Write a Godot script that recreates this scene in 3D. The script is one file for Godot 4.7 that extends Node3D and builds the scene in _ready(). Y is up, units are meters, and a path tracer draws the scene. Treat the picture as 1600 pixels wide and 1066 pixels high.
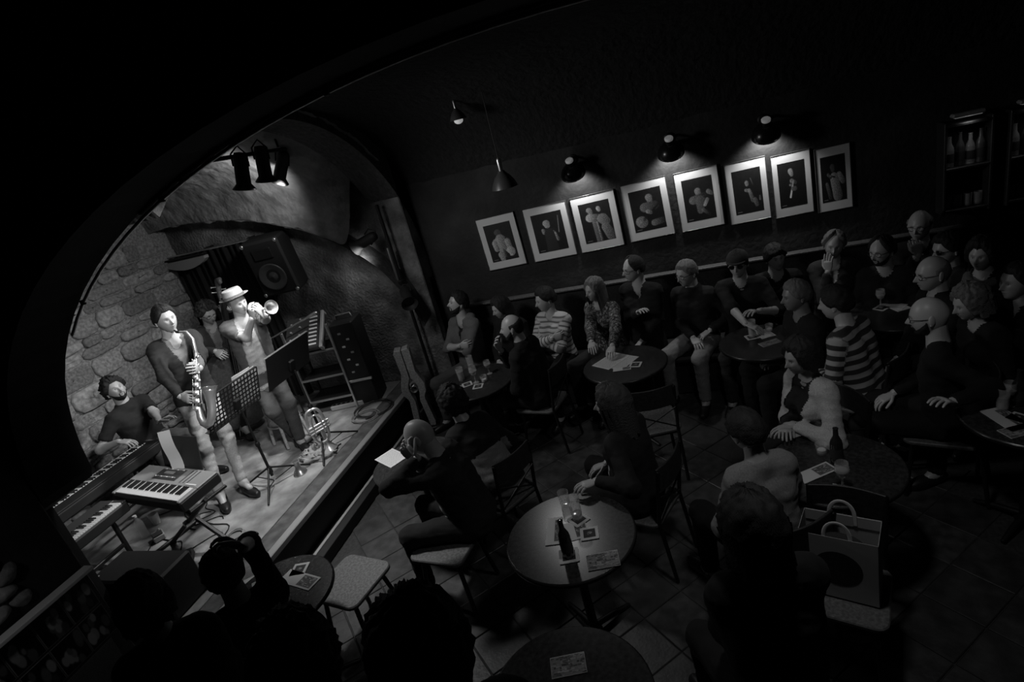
extends Node3D
# A vaulted jazz cellar: a lit bandstand on the left, an audience at small tables, a wall of framed photographs.
var taken := {}
var mats := {}
var fn := FastNoiseLite.new()
var fw := FastNoiseLite.new()


class Geo:
	var v := PackedVector3Array()
	var n := PackedVector3Array()
	var u := PackedVector2Array()
	var c := PackedColorArray()
	var i := PackedInt32Array()
	var col := Color(1, 1, 1)

	func vert(p: Vector3, nn: Vector3, uv := Vector2.ZERO) -> void:
		v.append(p); n.append(nn); u.append(uv); c.append(col)

	func poly(P: Array, out: Vector3) -> void:      # a flat face, turned to look along out
		var nn: Vector3 = (P[1] - P[0]).cross(P[2] - P[0])
		if P.size() > 3 and nn.length_squared() < 1e-14:
			nn = (P[2] - P[0]).cross(P[3] - P[0])
		nn = nn.normalized()
		var fl := nn.dot(out) < 0.0
		if fl:
			nn = -nn
		var b := v.size()
		var ax := nn.cross(Vector3.UP if absf(nn.y) < 0.9 else Vector3.RIGHT).normalized()
		var ay := nn.cross(ax)
		for p in P:
			vert(p, nn, Vector2(ax.dot(p), ay.dot(p)))
		for k in range(1, P.size() - 1):
			if fl:
				i.append_array([b, b + k, b + k + 1])
			else:
				i.append_array([b, b + k + 1, b + k])

	func box(o: Vector3, s: Vector3, bv := 0.004, B := Basis()) -> Geo:
		var h := s * 0.5
		bv = minf(bv, minf(h.x, minf(h.y, h.z)) * 0.9)
		for a in 3:
			var a1 := (a + 1) % 3
			var a2 := (a + 2) % 3
			for sg in [-1.0, 1.0]:
				var q := []
				for k in [[-1, -1], [1, -1], [1, 1], [-1, 1]]:
					var p := Vector3()
					p[a] = sg * h[a]
					p[a1] = k[0] * (h[a1] - bv)
					p[a2] = k[1] * (h[a2] - bv)
					q.append(o + B * p)
				var dn := Vector3(); dn[a] = sg
				poly(q, B * dn)
			for s1 in [-1.0, 1.0]:
				for s2 in [-1.0, 1.0]:
					var q := []
					for e in [[-1, 0], [1, 0], [1, 1], [-1, 1]]:
						var p := Vector3()
						p[a] = e[0] * (h[a] - bv)
						p[a1] = s1 * (h[a1] - (bv if e[1] else 0.0))
						p[a2] = s2 * (h[a2] - (0.0 if e[1] else bv))
						q.append(o + B * p)
					var dn := Vector3(); dn[a1] = s1; dn[a2] = s2
					poly(q, B * dn)
		for x in [-1.0, 1.0]:
			for y in [-1.0, 1.0]:
				for z in [-1.0, 1.0]:
					poly([o + B * Vector3(x * h.x, y * (h.y - bv), z * (h.z - bv)), o + B * Vector3(x * (h.x - bv), y * h.y, z * (h.z - bv)), o + B * Vector3(x * (h.x - bv), y * (h.y - bv), z * h.z)], B * Vector3(x, y, z))
		return self

	func grid(P: PackedVector3Array, nu: int, nv: int, closed := true, keep := PackedByteArray(), flip := false, cols := PackedColorArray()) -> Geo:
		var N := PackedVector3Array(); N.resize(nu * nv)
		var last := nu if closed else nu - 1
		var b := v.size()
		for j in nv - 1:
			for k in last:
				var k2 := (k + 1) % nu
				var a := j * nu + k
				var d := j * nu + k2
				var e := a + nu
				var f := d + nu
				var nn := (P[d] - P[e]).cross(P[f] - P[a]) + Vector3()
				nn = (P[f] - P[a]).cross(P[e] - P[d])
				if flip:
					nn = -nn
				N[a] += nn; N[d] += nn; N[e] += nn; N[f] += nn
				if keep.size() and not (keep[a] or keep[d] or keep[e] or keep[f]):
					continue
				if flip:
					i.append_array([b + a, b + d, b + f, b + a, b + f, b + e])
				else:
					i.append_array([b + a, b + f, b + d, b + a, b + e, b + f])
		for k in P.size():
			var nn := N[k]
			v.append(P[k]); n.append(nn.normalized() if nn.length_squared() > 1e-20 else Vector3.UP)
			u.append(Vector2(float(k % nu) / nu, float(k / nu) / maxf(1, nv - 1)))
			c.append(cols[k] if cols.size() else col)
		return self

	func tube(pts: Array, rad, sides := 8, cap := 0.6, flat := 1.0, refx := Vector3.ZERO) -> Geo:
		var m := pts.size()
		var P := PackedVector3Array()
		var prev := Vector3.ZERO
		var rings := []
		for k in m:
			var t: Vector3 = (pts[mini(k + 1, m - 1)] - pts[maxi(k - 1, 0)]).normalized()
			var r: float = rad[k] if rad is Array else rad
			if prev == Vector3.ZERO:
				prev = refx if refx != Vector3.ZERO else (Vector3.UP if absf(t.y) < 0.9 else Vector3.RIGHT)
			var e1 := (prev - t * prev.dot(t)).normalized()
			prev = e1
			rings.append([pts[k], t, e1, t.cross(e1), r])
		var full := []
		var f0: Array = rings[0]
		full.append([f0[0] - f0[1] * f0[4] * cap, f0[1], f0[2], f0[3], 0.0001])
		if cap > 0.3:
			full.append([f0[0] - f0[1] * f0[4] * cap * 0.7, f0[1], f0[2], f0[3], f0[4] * 0.7])
		full.append_array(rings)
		var f1: Array = rings[m - 1]
		if cap > 0.3:
			full.append([f1[0] + f1[1] * f1[4] * cap * 0.7, f1[1], f1[2], f1[3], f1[4] * 0.7])
		full.append([f1[0] + f1[1] * f1[4] * cap, f1[1], f1[2], f1[3], 0.0001])
		for g in full:
			for s in sides:
				var an := TAU * s / sides
				P.append(g[0] + (g[2] * cos(an) + g[3] * sin(an) * flat) * g[4])
		return grid(P, sides, full.size())

	func lathe(prof: Array, sides := 20, X := Transform3D(), sharp := true) -> Geo:   # profile of (radius, height), bottom to top
		var pr := []
		for k in prof.size():
			pr.append(prof[k])
			if sharp and k > 0 and k < prof.size() - 1:
				var a: Vector2 = (prof[k] - prof[k - 1]).normalized()
				var b: Vector2 = (prof[k + 1] - prof[k]).normalized()
				if a.dot(b) < 0.75:
					var w := 0.0012
					pr[pr.size() - 1] = prof[k] - a * minf(w, prof[k].distance_to(prof[k - 1]) * 0.4)
					pr.append(prof[k] + b * minf(w, prof[k].distance_to(prof[k + 1]) * 0.4))
		var P := PackedVector3Array()
		for q in pr:
			for s in sides:
				var an := TAU * s / sides
				P.append(X * Vector3(sin(an) * maxf(q.x, 0.00005), q.y, cos(an) * maxf(q.x, 0.00005)))
		return grid(P, sides, pr.size())

	func ball(o: Vector3, r: Vector3, B := Basis(), sides := 14, rows := 9) -> Geo:
		var P := PackedVector3Array()
		for j in rows:
			var la := -PI / 2 + PI * j / (rows - 1)
			for s in sides:
				var an := TAU * s / sides
				P.append(o + B * (Vector3(sin(an) * cos(la), sin(la), cos(an) * cos(la)) * r))
		return grid(P, sides, rows)

	func prism(poly2: PackedVector2Array, depth: float, X := Transform3D(), bev := 0.0) -> Geo:   # outline in x,y; thickness along z, centred
		var cw := Geometry2D.is_polygon_clockwise(poly2)
		var ind := Geometry2D.triangulate_polygon(poly2)
		var h := depth * 0.5
		var ctr := Vector2()
		for p in poly2:
			ctr += p / poly2.size()
		for sg in [-1.0, 1.0]:
			var b := v.size()
			var nn: Vector3 = (X.basis * Vector3(0, 0, sg)).normalized()
			for p in poly2:
				var q := p + (ctr - p).normalized() * bev
				vert(X * Vector3(q.x, q.y, sg * h), nn, q)
			for k in range(0, ind.size(), 3):
				var A := v[b + ind[k]]; var D := v[b + ind[k + 1]]; var E := v[b + ind[k + 2]]
				if (D - A).cross(E - A).dot(nn) > 0:
					i.append_array([b + ind[k], b + ind[k + 2], b + ind[k + 1]])
				else:
					i.append_array([b + ind[k], b + ind[k + 1], b + ind[k + 2]])
		for k in poly2.size():
			var p := poly2[k]
			var q := poly2[(k + 1) % poly2.size()]
			var e := q - p
			var o := Vector2(e.y, -e.x) * (-1.0 if cw else 1.0)
			var out := X.basis * Vector3(o.x, o.y, 0)
			if bev > 0:
				var p2 := p + (ctr - p).normalized() * bev
				var q2 := q + (ctr - q).normalized() * bev
				poly([X * Vector3(p.x, p.y, -h + bev), X * Vector3(q.x, q.y, -h + bev), X * Vector3(q.x, q.y, h - bev), X * Vector3(p.x, p.y, h - bev)], out)
				poly([X * Vector3(p.x, p.y, h - bev), X * Vector3(q.x, q.y, h - bev), X * Vector3(q2.x, q2.y, h), X * Vector3(p2.x, p2.y, h)], out + X.basis.z * 0.5)
				poly([X * Vector3(p.x, p.y, -h + bev), X * Vector3(q.x, q.y, -h + bev), X * Vector3(q2.x, q2.y, -h), X * Vector3(p2.x, p2.y, -h)], out - X.basis.z * 0.5)
			else:
				poly([X * Vector3(p.x, p.y, -h), X * Vector3(q.x, q.y, -h), X * Vector3(q.x, q.y, h), X * Vector3(p.x, p.y, h)], out)
		return self

	func sheet(a: Vector3, b: Vector3, c2: Vector3, d: Vector3) -> Geo:   # one quad, uv 0..1, both printed corners in order (top left, top right, bottom right, bottom left)
		var s := v.size()
		var nn := (b - a).cross(d - a).normalized()
		var k := 0
		for p in [a, b, c2, d]:
			vert(p, -nn, [Vector2(0, 0), Vector2(1, 0), Vector2(1, 1), Vector2(0, 1)][k]); k += 1
		i.append_array([s, s + 1, s + 2, s, s + 2, s + 3])
		return self

	func mesh() -> ArrayMesh:
		var m := ArrayMesh.new()
		var a := []
		a.resize(Mesh.ARRAY_MAX)
		a[Mesh.ARRAY_VERTEX] = v; a[Mesh.ARRAY_NORMAL] = n; a[Mesh.ARRAY_TEX_UV] = u; a[Mesh.ARRAY_COLOR] = c; a[Mesh.ARRAY_INDEX] = i
		m.add_surface_from_arrays(Mesh.PRIMITIVE_TRIANGLES, a)
		return m


func numbered(called: String) -> String:
	var k: int = taken.get(called, -1) + 1
	taken[called] = k
	return called if k == 0 else "%s_%03d" % [called, k]


func obj(called: String, g: Geo, m: Material, parent: Node3D = null) -> MeshInstance3D:
	var o := MeshInstance3D.new()
	o.mesh = g.mesh()
	o.material_override = m
	o.cast_shadow = GeometryInstance3D.SHADOW_CASTING_SETTING_ON
	if parent == null:
		o.name = numbered(called)
		add_child(o)
	else:
		o.name = called
		parent.add_child(o, true)
	return o


func tag(o: Node3D, label: String, category: String, group := "") -> Node3D:
	o.set_meta("label", label); o.set_meta("category", category)
	if group:
		o.set_meta("group", group)
	return o


func thing(called: String, label: String, category: String, at := Vector3.ZERO, turn := 0.0, group := "") -> Node3D:
	var o := Node3D.new()
	o.name = numbered(called)
	add_child(o)
	o.position = at; o.rotation.y = turn
	tag(o, label, category, group)
	return o


func dup(root: Node3D, label: String, at: Vector3, turn := 0.0, group := "") -> Node3D:
	var r: Node3D = root.duplicate()
	var nm := String(root.name)
	var us := nm.rfind("_")
	if us > 0 and nm.substr(us + 1).is_valid_int():
		nm = nm.substr(0, us)
	r.name = numbered(nm)
	add_child(r)
	r.position = at; r.rotation.y = turn
	r.set_meta("label", label)
	if group:
		r.set_meta("group", group)
	return r


func struct(called: String, g: Geo, m: Material) -> MeshInstance3D:
	var o := obj(called, g, m)
	o.set_meta("kind", "structure")
	return o


func noise_tex(freq: float, lo: float, hi: float, seed_: int, size := 512, normal := false) -> NoiseTexture2D:
	var nz := FastNoiseLite.new()
	nz.seed = seed_; nz.frequency = freq; nz.fractal_octaves = 5
	var t := NoiseTexture2D.new()
	t.width = size; t.height = size; t.seamless = true; t.noise = nz
	if normal:
		t.as_normal_map = true; t.bump_strength = 6.0
	else:
		var gr := Gradient.new()
		gr.set_color(0, Color(lo, lo, lo)); gr.set_color(1, Color(hi, hi, hi))
		t.color_ramp = gr
	return t


func mt(called: String, grey := 0.3, rough := 0.7, metal := 0.0) -> StandardMaterial3D:   # plain material, made once
	if not mats.has(called):
		var m := StandardMaterial3D.new()
		m.albedo_color = Color(grey, grey, grey).linear_to_srgb()
		m.roughness = rough; m.metallic = metal
		mats[called] = m
	return mats[called]


func rough_mat(called: String, grey: float, rough: float, tex: Texture2D, scale_: float, nrm: Texture2D = null, nscale := 1.0) -> StandardMaterial3D:
	var m := mt(called, grey, rough)
	m.albedo_texture = tex
	m.uv1_triplanar = true; m.uv1_world_triplanar = true
	m.uv1_scale = Vector3(scale_, scale_, scale_)
	if nrm:
		m.normal_enabled = true; m.normal_texture = nrm; m.normal_scale = nscale
	return m


# ---------------------------------------------------------------- people
func nets(B: Array, cell: float, k: float, ycut := -99.0) -> Geo:
	# surface nets of a smooth union of tapered capsules; a bone is [a, b, ra, rb, cut_end, v0]
	var nb := B.size()
	var A := PackedVector3Array(); var D := PackedVector3Array()
	var inv := PackedFloat32Array(); var ra := PackedFloat32Array(); var dr := PackedFloat32Array(); var cut := PackedInt32Array(); var le := PackedFloat32Array()
	var lo := Vector3(99, 99, 99); var hi := -lo
	for q in B:
		A.append(q[0]); D.append(q[1] - q[0])
		inv.append(1.0 / maxf((q[1] - q[0]).length_squared(), 1e-8)); ra.append(q[2]); dr.append(q[3] - q[2]); cut.append(q[4]); le.append((q[1] - q[0]).length())
		var r: float = maxf(q[2], q[3]) + cell * 2.0
		for p in [q[0], q[1]]:
			lo = lo.min(p - Vector3(r, r, r)); hi = hi.max(p + Vector3(r, r, r))
	var S := 4
	var bx := int(ceil((hi.x - lo.x) / cell / S)); var by := int(ceil((hi.y - lo.y) / cell / S)); var bz := int(ceil((hi.z - lo.z) / cell / S))
	var nx := bx * S + 1; var ny := by * S + 1; var nz := bz * S + 1
	var sx := 1; var sy := nx; var sz := nx * ny
	var F := PackedFloat32Array(); F.resize(nx * ny * nz); F.fill(1.0)
	var R := cell * S * 0.9
	var act := PackedInt32Array()
	var near := PackedInt32Array()
	var dd := PackedFloat32Array(); dd.resize(nb)
	for z in bz:
		for y in by:
			for x in bx:
				var ctr := lo + Vector3(x + 0.5, y + 0.5, z + 0.5) * (cell * S)
				var mn := 99.0
				for b in nb:
					var pa := ctr - A[b]
					var h := clampf(pa.dot(D[b]) * inv[b], 0.0, 1.0)
					var ds := (pa - D[b] * h).length() - ra[b] - dr[b] * h
					dd[b] = ds
					if ds < mn:
						mn = ds
				var i0 := x * S + y * S * sy + z * S * sz
				if mn > R + k:
					continue
				var deep := mn < -(R + k)
				near.clear()
				if not deep:
					act.append(i0)
					for b in nb:
						if dd[b] < mn + 2.0 * R + k:
							near.append(b)
				for zz in S:
					for yy in S:
						var ib := i0 + yy * sy + zz * sz
						for xx in S:
							if deep:
								F[ib + xx] = -1.0
								continue
							var p := lo + Vector3(x * S + xx, y * S + yy, z * S + zz) * cell
							var f := 9.0
							for b in near:
								var pa := p - A[b]
								var hr := pa.dot(D[b]) * inv[b]
								var h := clampf(hr, 0.0, 1.0)
								var ds := (pa - D[b] * h).length() - ra[b] - dr[b] * h
								if cut[b] and hr > 1.0:
									ds = maxf(ds, (hr - 1.0) * le[b])
								var e := k - absf(f - ds)
								f = minf(f, ds)
								if e > 0.0:
									f -= e * e / (4.0 * k)
							if p.y < ycut:
								f = maxf(f, ycut - p.y)
							F[ib + xx] = f
	var V := PackedInt32Array(); V.resize(nx * ny * nz); V.fill(-1)
	var g := Geo.new()
	var cells := PackedInt32Array()
	for i0 in act:
		for zz in S:
			for yy in S:
				for xx in S:
					var q := i0 + xx + yy * sy + zz * sz
					var f0 := F[q]; var f1 := F[q + 1]; var f2 := F[q + sy]; var f3 := F[q + sy + 1]
					var f4 := F[q + sz]; var f5 := F[q + sz + 1]; var f6 := F[q + sz + sy]; var f7 := F[q + sz + sy + 1]
					var s := int(f0 < 0) + int(f1 < 0) + int(f2 < 0) + int(f3 < 0) + int(f4 < 0) + int(f5 < 0) + int(f6 < 0) + int(f7 < 0)
					if s == 0 or s == 8:
						continue
					var a := Vector3.ZERO
					var m := 0
					if (f0 < 0) != (f1 < 0): a += Vector3(f0 / (f0 - f1), 0, 0); m += 1
					if (f2 < 0) != (f3 < 0): a += Vector3(f2 / (f2 - f3), 1, 0); m += 1
					if (f4 < 0) != (f5 < 0): a += Vector3(f4 / (f4 - f5), 0, 1); m += 1
					if (f6 < 0) != (f7 < 0): a += Vector3(f6 / (f6 - f7), 1, 1); m += 1
					if (f0 < 0) != (f2 < 0): a += Vector3(0, f0 / (f0 - f2), 0); m += 1
					if (f1 < 0) != (f3 < 0): a += Vector3(1, f1 / (f1 - f3), 0); m += 1
					if (f4 < 0) != (f6 < 0): a += Vector3(0, f4 / (f4 - f6), 1); m += 1
					if (f5 < 0) != (f7 < 0): a += Vector3(1, f5 / (f5 - f7), 1); m += 1
					if (f0 < 0) != (f4 < 0): a += Vector3(0, 0, f0 / (f0 - f4)); m += 1
					if (f1 < 0) != (f5 < 0): a += Vector3(1, 0, f1 / (f1 - f5)); m += 1
					if (f2 < 0) != (f6 < 0): a += Vector3(0, 1, f2 / (f2 - f6)); m += 1
					if (f3 < 0) != (f7 < 0): a += Vector3(1, 1, f3 / (f3 - f7)); m += 1
					var pz := q / sz
					var py := (q - pz * sz) / sy
					var px := q - pz * sz - py * sy
					V[q] = g.v.size()
					g.v.append(lo + (Vector3(px, py, pz) + a / m) * cell)
					cells.append(q)
	var N := PackedVector3Array(); N.resize(g.v.size())
	var st := [[sx, sy, sz], [sy, sz, sx], [sz, sx, sy]]
	for q in cells:
		var neg := F[q] < 0.0
		for e in st:
			if (F[q + e[0]] < 0.0) == neg:
				continue
			var a0 := V[q]
			var q1: int = q - e[1]; var q2: int = q - e[2]; var q3: int = q1 - e[2]
			if q3 < 0:
				continue
			var a1 := V[q1]; var a2 := V[q2]; var a3 := V[q3]
			if a1 < 0 or a2 < 0 or a3 < 0:
				continue
			var nn := (g.v[a0] - g.v[a3]).cross(g.v[a2] - g.v[a1])
			if neg:      # solid behind, surface looks along +e
				nn = -nn
				g.i.append_array([a0, a3, a1, a0, a2, a3])
			else:
				g.i.append_array([a0, a1, a3, a0, a3, a2])
			N[a0] += nn; N[a1] += nn; N[a2] += nn; N[a3] += nn
	for q in g.v.size():
		var p := g.v[q]
		var best := 9.0
		var vv := 0.0
		var bi := 0
		for b in nb:
			var pa := p - A[b]
			var h := clampf(pa.dot(D[b]) * inv[b], 0.0, 1.0)
			var ds := (pa - D[b] * h).length() - ra[b] - dr[b] * h
			if ds < best:
				best = ds; vv = B[b][5] + h * le[b]; bi = b
		g.n.append(N[q].normalized())
		g.u.append(Vector2(bi, vv))
		g.c.append(Color(1, 1, 1))
	# orient: make the first normals look outwards
	return g


func crease(g: Geo, amt: float, fr := 9.0) -> void:
	for q in g.v.size():
		var p := g.v[q]
		g.v[q] = p + g.n[q] * (fw.get_noise_3d(p.x * fr * 10.0, p.y * fr * 22.0, p.z * fr * 10.0) * amt)
	var N := PackedVector3Array(); N.resize(g.v.size())
	for q in range(0, g.i.size(), 3):
		var a := g.i[q]; var b := g.i[q + 1]; var d := g.i[q + 2]
		var nn := (g.v[d] - g.v[a]).cross(g.v[b] - g.v[a])
		N[a] += nn; N[b] += nn; N[d] += nn
	for q in g.v.size():
		g.n[q] = N[q].normalized()


func gs(a: float, s: float) -> float:
	return exp(-(a / s) * (a / s))


func face(d: Vector3) -> Vector3:
	var p := Vector3(d.x * 0.076, d.y * 0.119, d.z * 0.098)
	if d.z < 0:
		p.z *= 1.05 - 0.3 * clampf(-d.y, 0, 1)
	var t := maxf(-d.y, 0.0)
	p.x *= 1.0 - 0.10 * t - 0.14 * t * t
	if d.y > 0.0:
		p.x *= 1.0 + 0.03 * sin(d.y * PI)
	if d.z > 0.0:
		var ax := absf(d.x)
		var w := smoothstep(0.0, 0.35, d.z)
		var np := smoothstep(0.22, -0.2, d.y) * (1.0 - smoothstep(-0.2, -0.33, d.y))
		var o := 0.026 * gs(d.x, 0.12) * np + 0.007 * gs(d.x, 0.22) * gs(d.y + 0.23, 0.06)
		o -= 0.011 * gs(ax - 0.33, 0.16) * gs(d.y - 0.08, 0.10)
		o += 0.005 * gs(ax - 0.33, 0.10) * gs(d.y - 0.06, 0.06)
		o += 0.006 * gs(ax - 0.32, 0.24) * gs(d.y - 0.23, 0.07)
		o += 0.008 * gs(d.x, 0.24) * gs(d.y + 0.43, 0.05) + 0.006 * gs(d.x, 0.2) * gs(d.y + 0.55, 0.05) - 0.003 * gs(d.y + 0.485, 0.02) * gs(d.x, 0.25)
		o += 0.014 * gs(d.x, 0.28) * gs(d.y + 0.82, 0.17) + 0.004 * gs(ax - 0.5, 0.2) * gs(d.y + 0.1, 0.16)
		o += 0.010 * t * w
		p.z += o * w
	return p


func headdirs(nu: int, nv: int) -> PackedVector3Array:
	var P := PackedVector3Array()
	for j in nv:
		var la := -PI / 2 + PI * j / (nv - 1)
		for k in nu:
			var s := TAU * k / nu - PI
			var an := s - 0.5 * sin(s)
			P.append(Vector3(sin(an) * cos(la), sin(la), cos(an) * cos(la)))
	return P


func add_head(g: Geo, X: Transform3D, skin: float, female: bool, old: bool) -> void:
	var D := headdirs(64, 48)
	var P := PackedVector3Array()
	var C := PackedColorArray()
	for d in D:
		var p := face(d)
		if female:
			p.x *= 0.96; p.y *= 0.97
		P.append(X * p)
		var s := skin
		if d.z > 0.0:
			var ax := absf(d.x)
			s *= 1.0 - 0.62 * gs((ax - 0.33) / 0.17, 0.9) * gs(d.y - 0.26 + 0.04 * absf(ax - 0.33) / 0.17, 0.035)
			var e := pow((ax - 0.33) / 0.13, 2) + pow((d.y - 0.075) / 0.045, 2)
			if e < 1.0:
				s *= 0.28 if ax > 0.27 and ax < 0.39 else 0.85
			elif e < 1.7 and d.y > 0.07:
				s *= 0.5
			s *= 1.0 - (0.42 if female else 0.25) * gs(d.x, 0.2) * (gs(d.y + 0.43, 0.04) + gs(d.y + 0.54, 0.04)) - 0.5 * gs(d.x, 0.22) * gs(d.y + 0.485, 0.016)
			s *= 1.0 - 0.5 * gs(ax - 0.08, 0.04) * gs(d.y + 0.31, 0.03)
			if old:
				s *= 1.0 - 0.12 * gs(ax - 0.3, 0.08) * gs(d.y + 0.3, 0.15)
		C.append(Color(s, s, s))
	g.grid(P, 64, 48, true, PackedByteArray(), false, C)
	g.col = Color(skin, skin, skin)
	for sd in [-1.0, 1.0]:
		var B := Basis.from_euler(Vector3(-0.15, sd * 0.35, 0))
		g.ball(X * Vector3(sd * 0.077, -0.002, -0.012), Vector3(0.009, 0.032, 0.019), X.basis * B, 10, 8)
		g.ball(X * Vector3(sd * 0.079, -0.028, -0.004), Vector3(0.007, 0.01, 0.009), X.basis * B, 8, 6)


func lerp_line(pts: Array, x: float) -> float:
	for k in range(1, pts.size()):
		if x <= pts[k][0]:
			return lerpf(pts[k - 1][1], pts[k][1], (x - pts[k - 1][0]) / (pts[k][0] - pts[k - 1][0]))
	return pts[-1][1]


func hair_geo(X: Transform3D, style: String, T: float, curl: float, seed_: float) -> Geo:
	var L := [[0.0, 0.60], [0.55, 0.58], [0.85, 0.35], [1.25, 0.02], [1.5, -0.12], [1.75, -0.1], [2.1, -0.45], [3.2, -0.55]]
	match style:
		"receding": L = [[0.0, 0.90], [0.35, 0.93], [0.7, 0.72], [1.1, 0.28], [1.4, -0.12], [1.7, -0.12], [2.1, -0.45], [3.2, -0.55]]
		"ring": L = [[0.0, 2.0], [1.1, 1.2], [1.35, 0.2], [1.5, -0.1], [1.75, -0.1], [2.1, -0.45], [3.2, -0.5]]
		"fringe": L = [[0.0, 0.36], [0.6, 0.34], [0.9, 0.1], [1.3, -0.1], [1.6, -0.3], [2.1, -0.5], [3.2, -0.55]]
		"bob": L = [[0.0, 0.55], [0.35, 0.62], [0.7, 0.35], [0.95, -0.1], [1.2, -0.55], [1.7, -0.8], [3.2, -0.8]]
		"long": L = [[0.0, 0.66], [0.4, 0.60], [0.75, 0.25], [0.95, -0.1], [1.2, -0.5], [1.7, -0.7], [3.2, -0.7]]
	var nu := 60; var nv := 40
	var D := headdirs(nu, nv)
	var P := PackedVector3Array()
	var K := PackedByteArray()
	for d in D:
		var ph := absf(atan2(d.x, d.z))
		var m := d.y - lerp_line(L, ph)
		if style == "ring" and d.y > 0.42:
			m = minf(m, 0.42 + 0.25 * smoothstep(1.4, 3.0, ph) - d.y)
		var p := face(d)
		var e := fn.get_noise_3d(d.x * 90 + seed_, d.y * 60, d.z * 90) * curl + 0.12 * sin(atan2(d.x, d.z) * 34.0 + d.y * 9.0 + fn.get_noise_3d(d.x * 40, d.y * 40, d.z * 40 + seed_) * 5.0)
		var th := smoothstep(-0.02, 0.22, m) * T * (1.0 + e + 0.25 * fn.get_noise_3d(d.x * 30 + seed_ * 7.0, d.y * 30, d.z * 30))
		if m < 0.0:
			th = -0.006
		P.append(X * (p + d * th))
		K.append(1 if m > 0.0 else 0)
	var g := Geo.new()
	g.grid(P, nu, nv, true, K)
	return g


func curtain(g: Geo, X: Transform3D, len_: float, T: float, ph0: float, seed_: float) -> void:   # hair that hangs from ear to ear round the back
	var nu := 34; var nv := 12
	for side in 2:
		var P := PackedVector3Array()
		for j in nv:
			var t := float(j) / (nv - 1)
			for k in nu:
				var ph := lerpf(ph0, TAU - ph0, float(k) / (nu - 1))
				var r := T * (1.0 + 0.25 * sin(ph * 26.0 + t * 3.0 + seed_)) * (1.0 - 0.35 * t) - (0.02 if side else 0.0)
				var x := sin(ph) * (0.074 + r) * (1.0 + 0.12 * t)
				var z := cos(ph) * (0.092 + r) - 0.012 * t
				var tip := 1.0 + 0.08 * sin(ph * 13.0 + seed_)
				P.append(X * Vector3(x, 0.02 - len_ * t * tip, z))
		g.grid(P, nu, nv, false, PackedByteArray(), side == 0)


func hand(g: Geo, w: Vector3, f: Vector3, pal: Vector3, thumb_side: float, curl: float, s := 1.0) -> void:
	f = f.normalized()
	pal = (pal - f * pal.dot(f)).normalized()
	var sd := pal.cross(f).normalized() * thumb_side     # towards the thumb
	var B := [w - f * 0.015 * s, w + f * 0.02 * s, w + f * 0.05 * s, w + f * 0.085 * s, w + f * 0.098 * s]
	g.tube(B, [0.026 * s, 0.031 * s, 0.040 * s, 0.042 * s, 0.038 * s], 10, 0.2, 0.36, sd)
	var lens := [0.074, 0.082, 0.076, 0.060]
	for k in 4:
		var o := w + f * (0.094 - 0.006 * absf(k - 1.0)) * s + sd * (0.030 - 0.020 * k) * s
		var dir := (f + sd * (0.10 - 0.07 * k)).normalized()
		var pts := [o]
		var a := curl * (0.5 + 0.06 * k)
		for sg in 3:
			var l: float = lens[k] * [0.46, 0.30, 0.24][sg] * s
			o += (dir * cos(a) + pal * sin(a)) * l
			pts.append(o)
			a += curl * 0.75
		g.tube(pts, [0.0088 * s, 0.0082 * s, 0.0075 * s, 0.006 * s], 7, 0.7)
	var o2 := w + f * 0.028 * s + sd * 0.024 * s
	var d2 := (f * 0.75 + sd * (0.75 - 0.3 * curl) + pal * (0.15 + 0.35 * curl)).normalized()
	var d3 := (f * 0.95 + sd * (0.25 - 0.3 * curl) + pal * (0.2 + 0.45 * curl)).normalized()
	g.tube([o2, o2 + d2 * 0.04 * s, o2 + d2 * 0.04 * s + d3 * 0.03 * s, o2 + d2 * 0.04 * s + d3 * 0.052 * s], [0.013 * s, 0.0105 * s, 0.0095 * s, 0.007 * s], 7, 0.7)


func ik(a: Vector3, b: Vector3, l1: float, l2: float, pole: Vector3) -> Array:
	var d := b - a
	var L := clampf(d.length(), 0.08, (l1 + l2) * 0.995)
	var dir := d.normalized()
	var x := (l1 * l1 - l2 * l2 + L * L) / (2.0 * L)
	var h := sqrt(maxf(l1 * l1 - x * x, 0.0))
	var pl := (pole - dir * pole.dot(dir)).normalized()
	return [a + dir * x + pl * h, a + dir * L]


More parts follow.
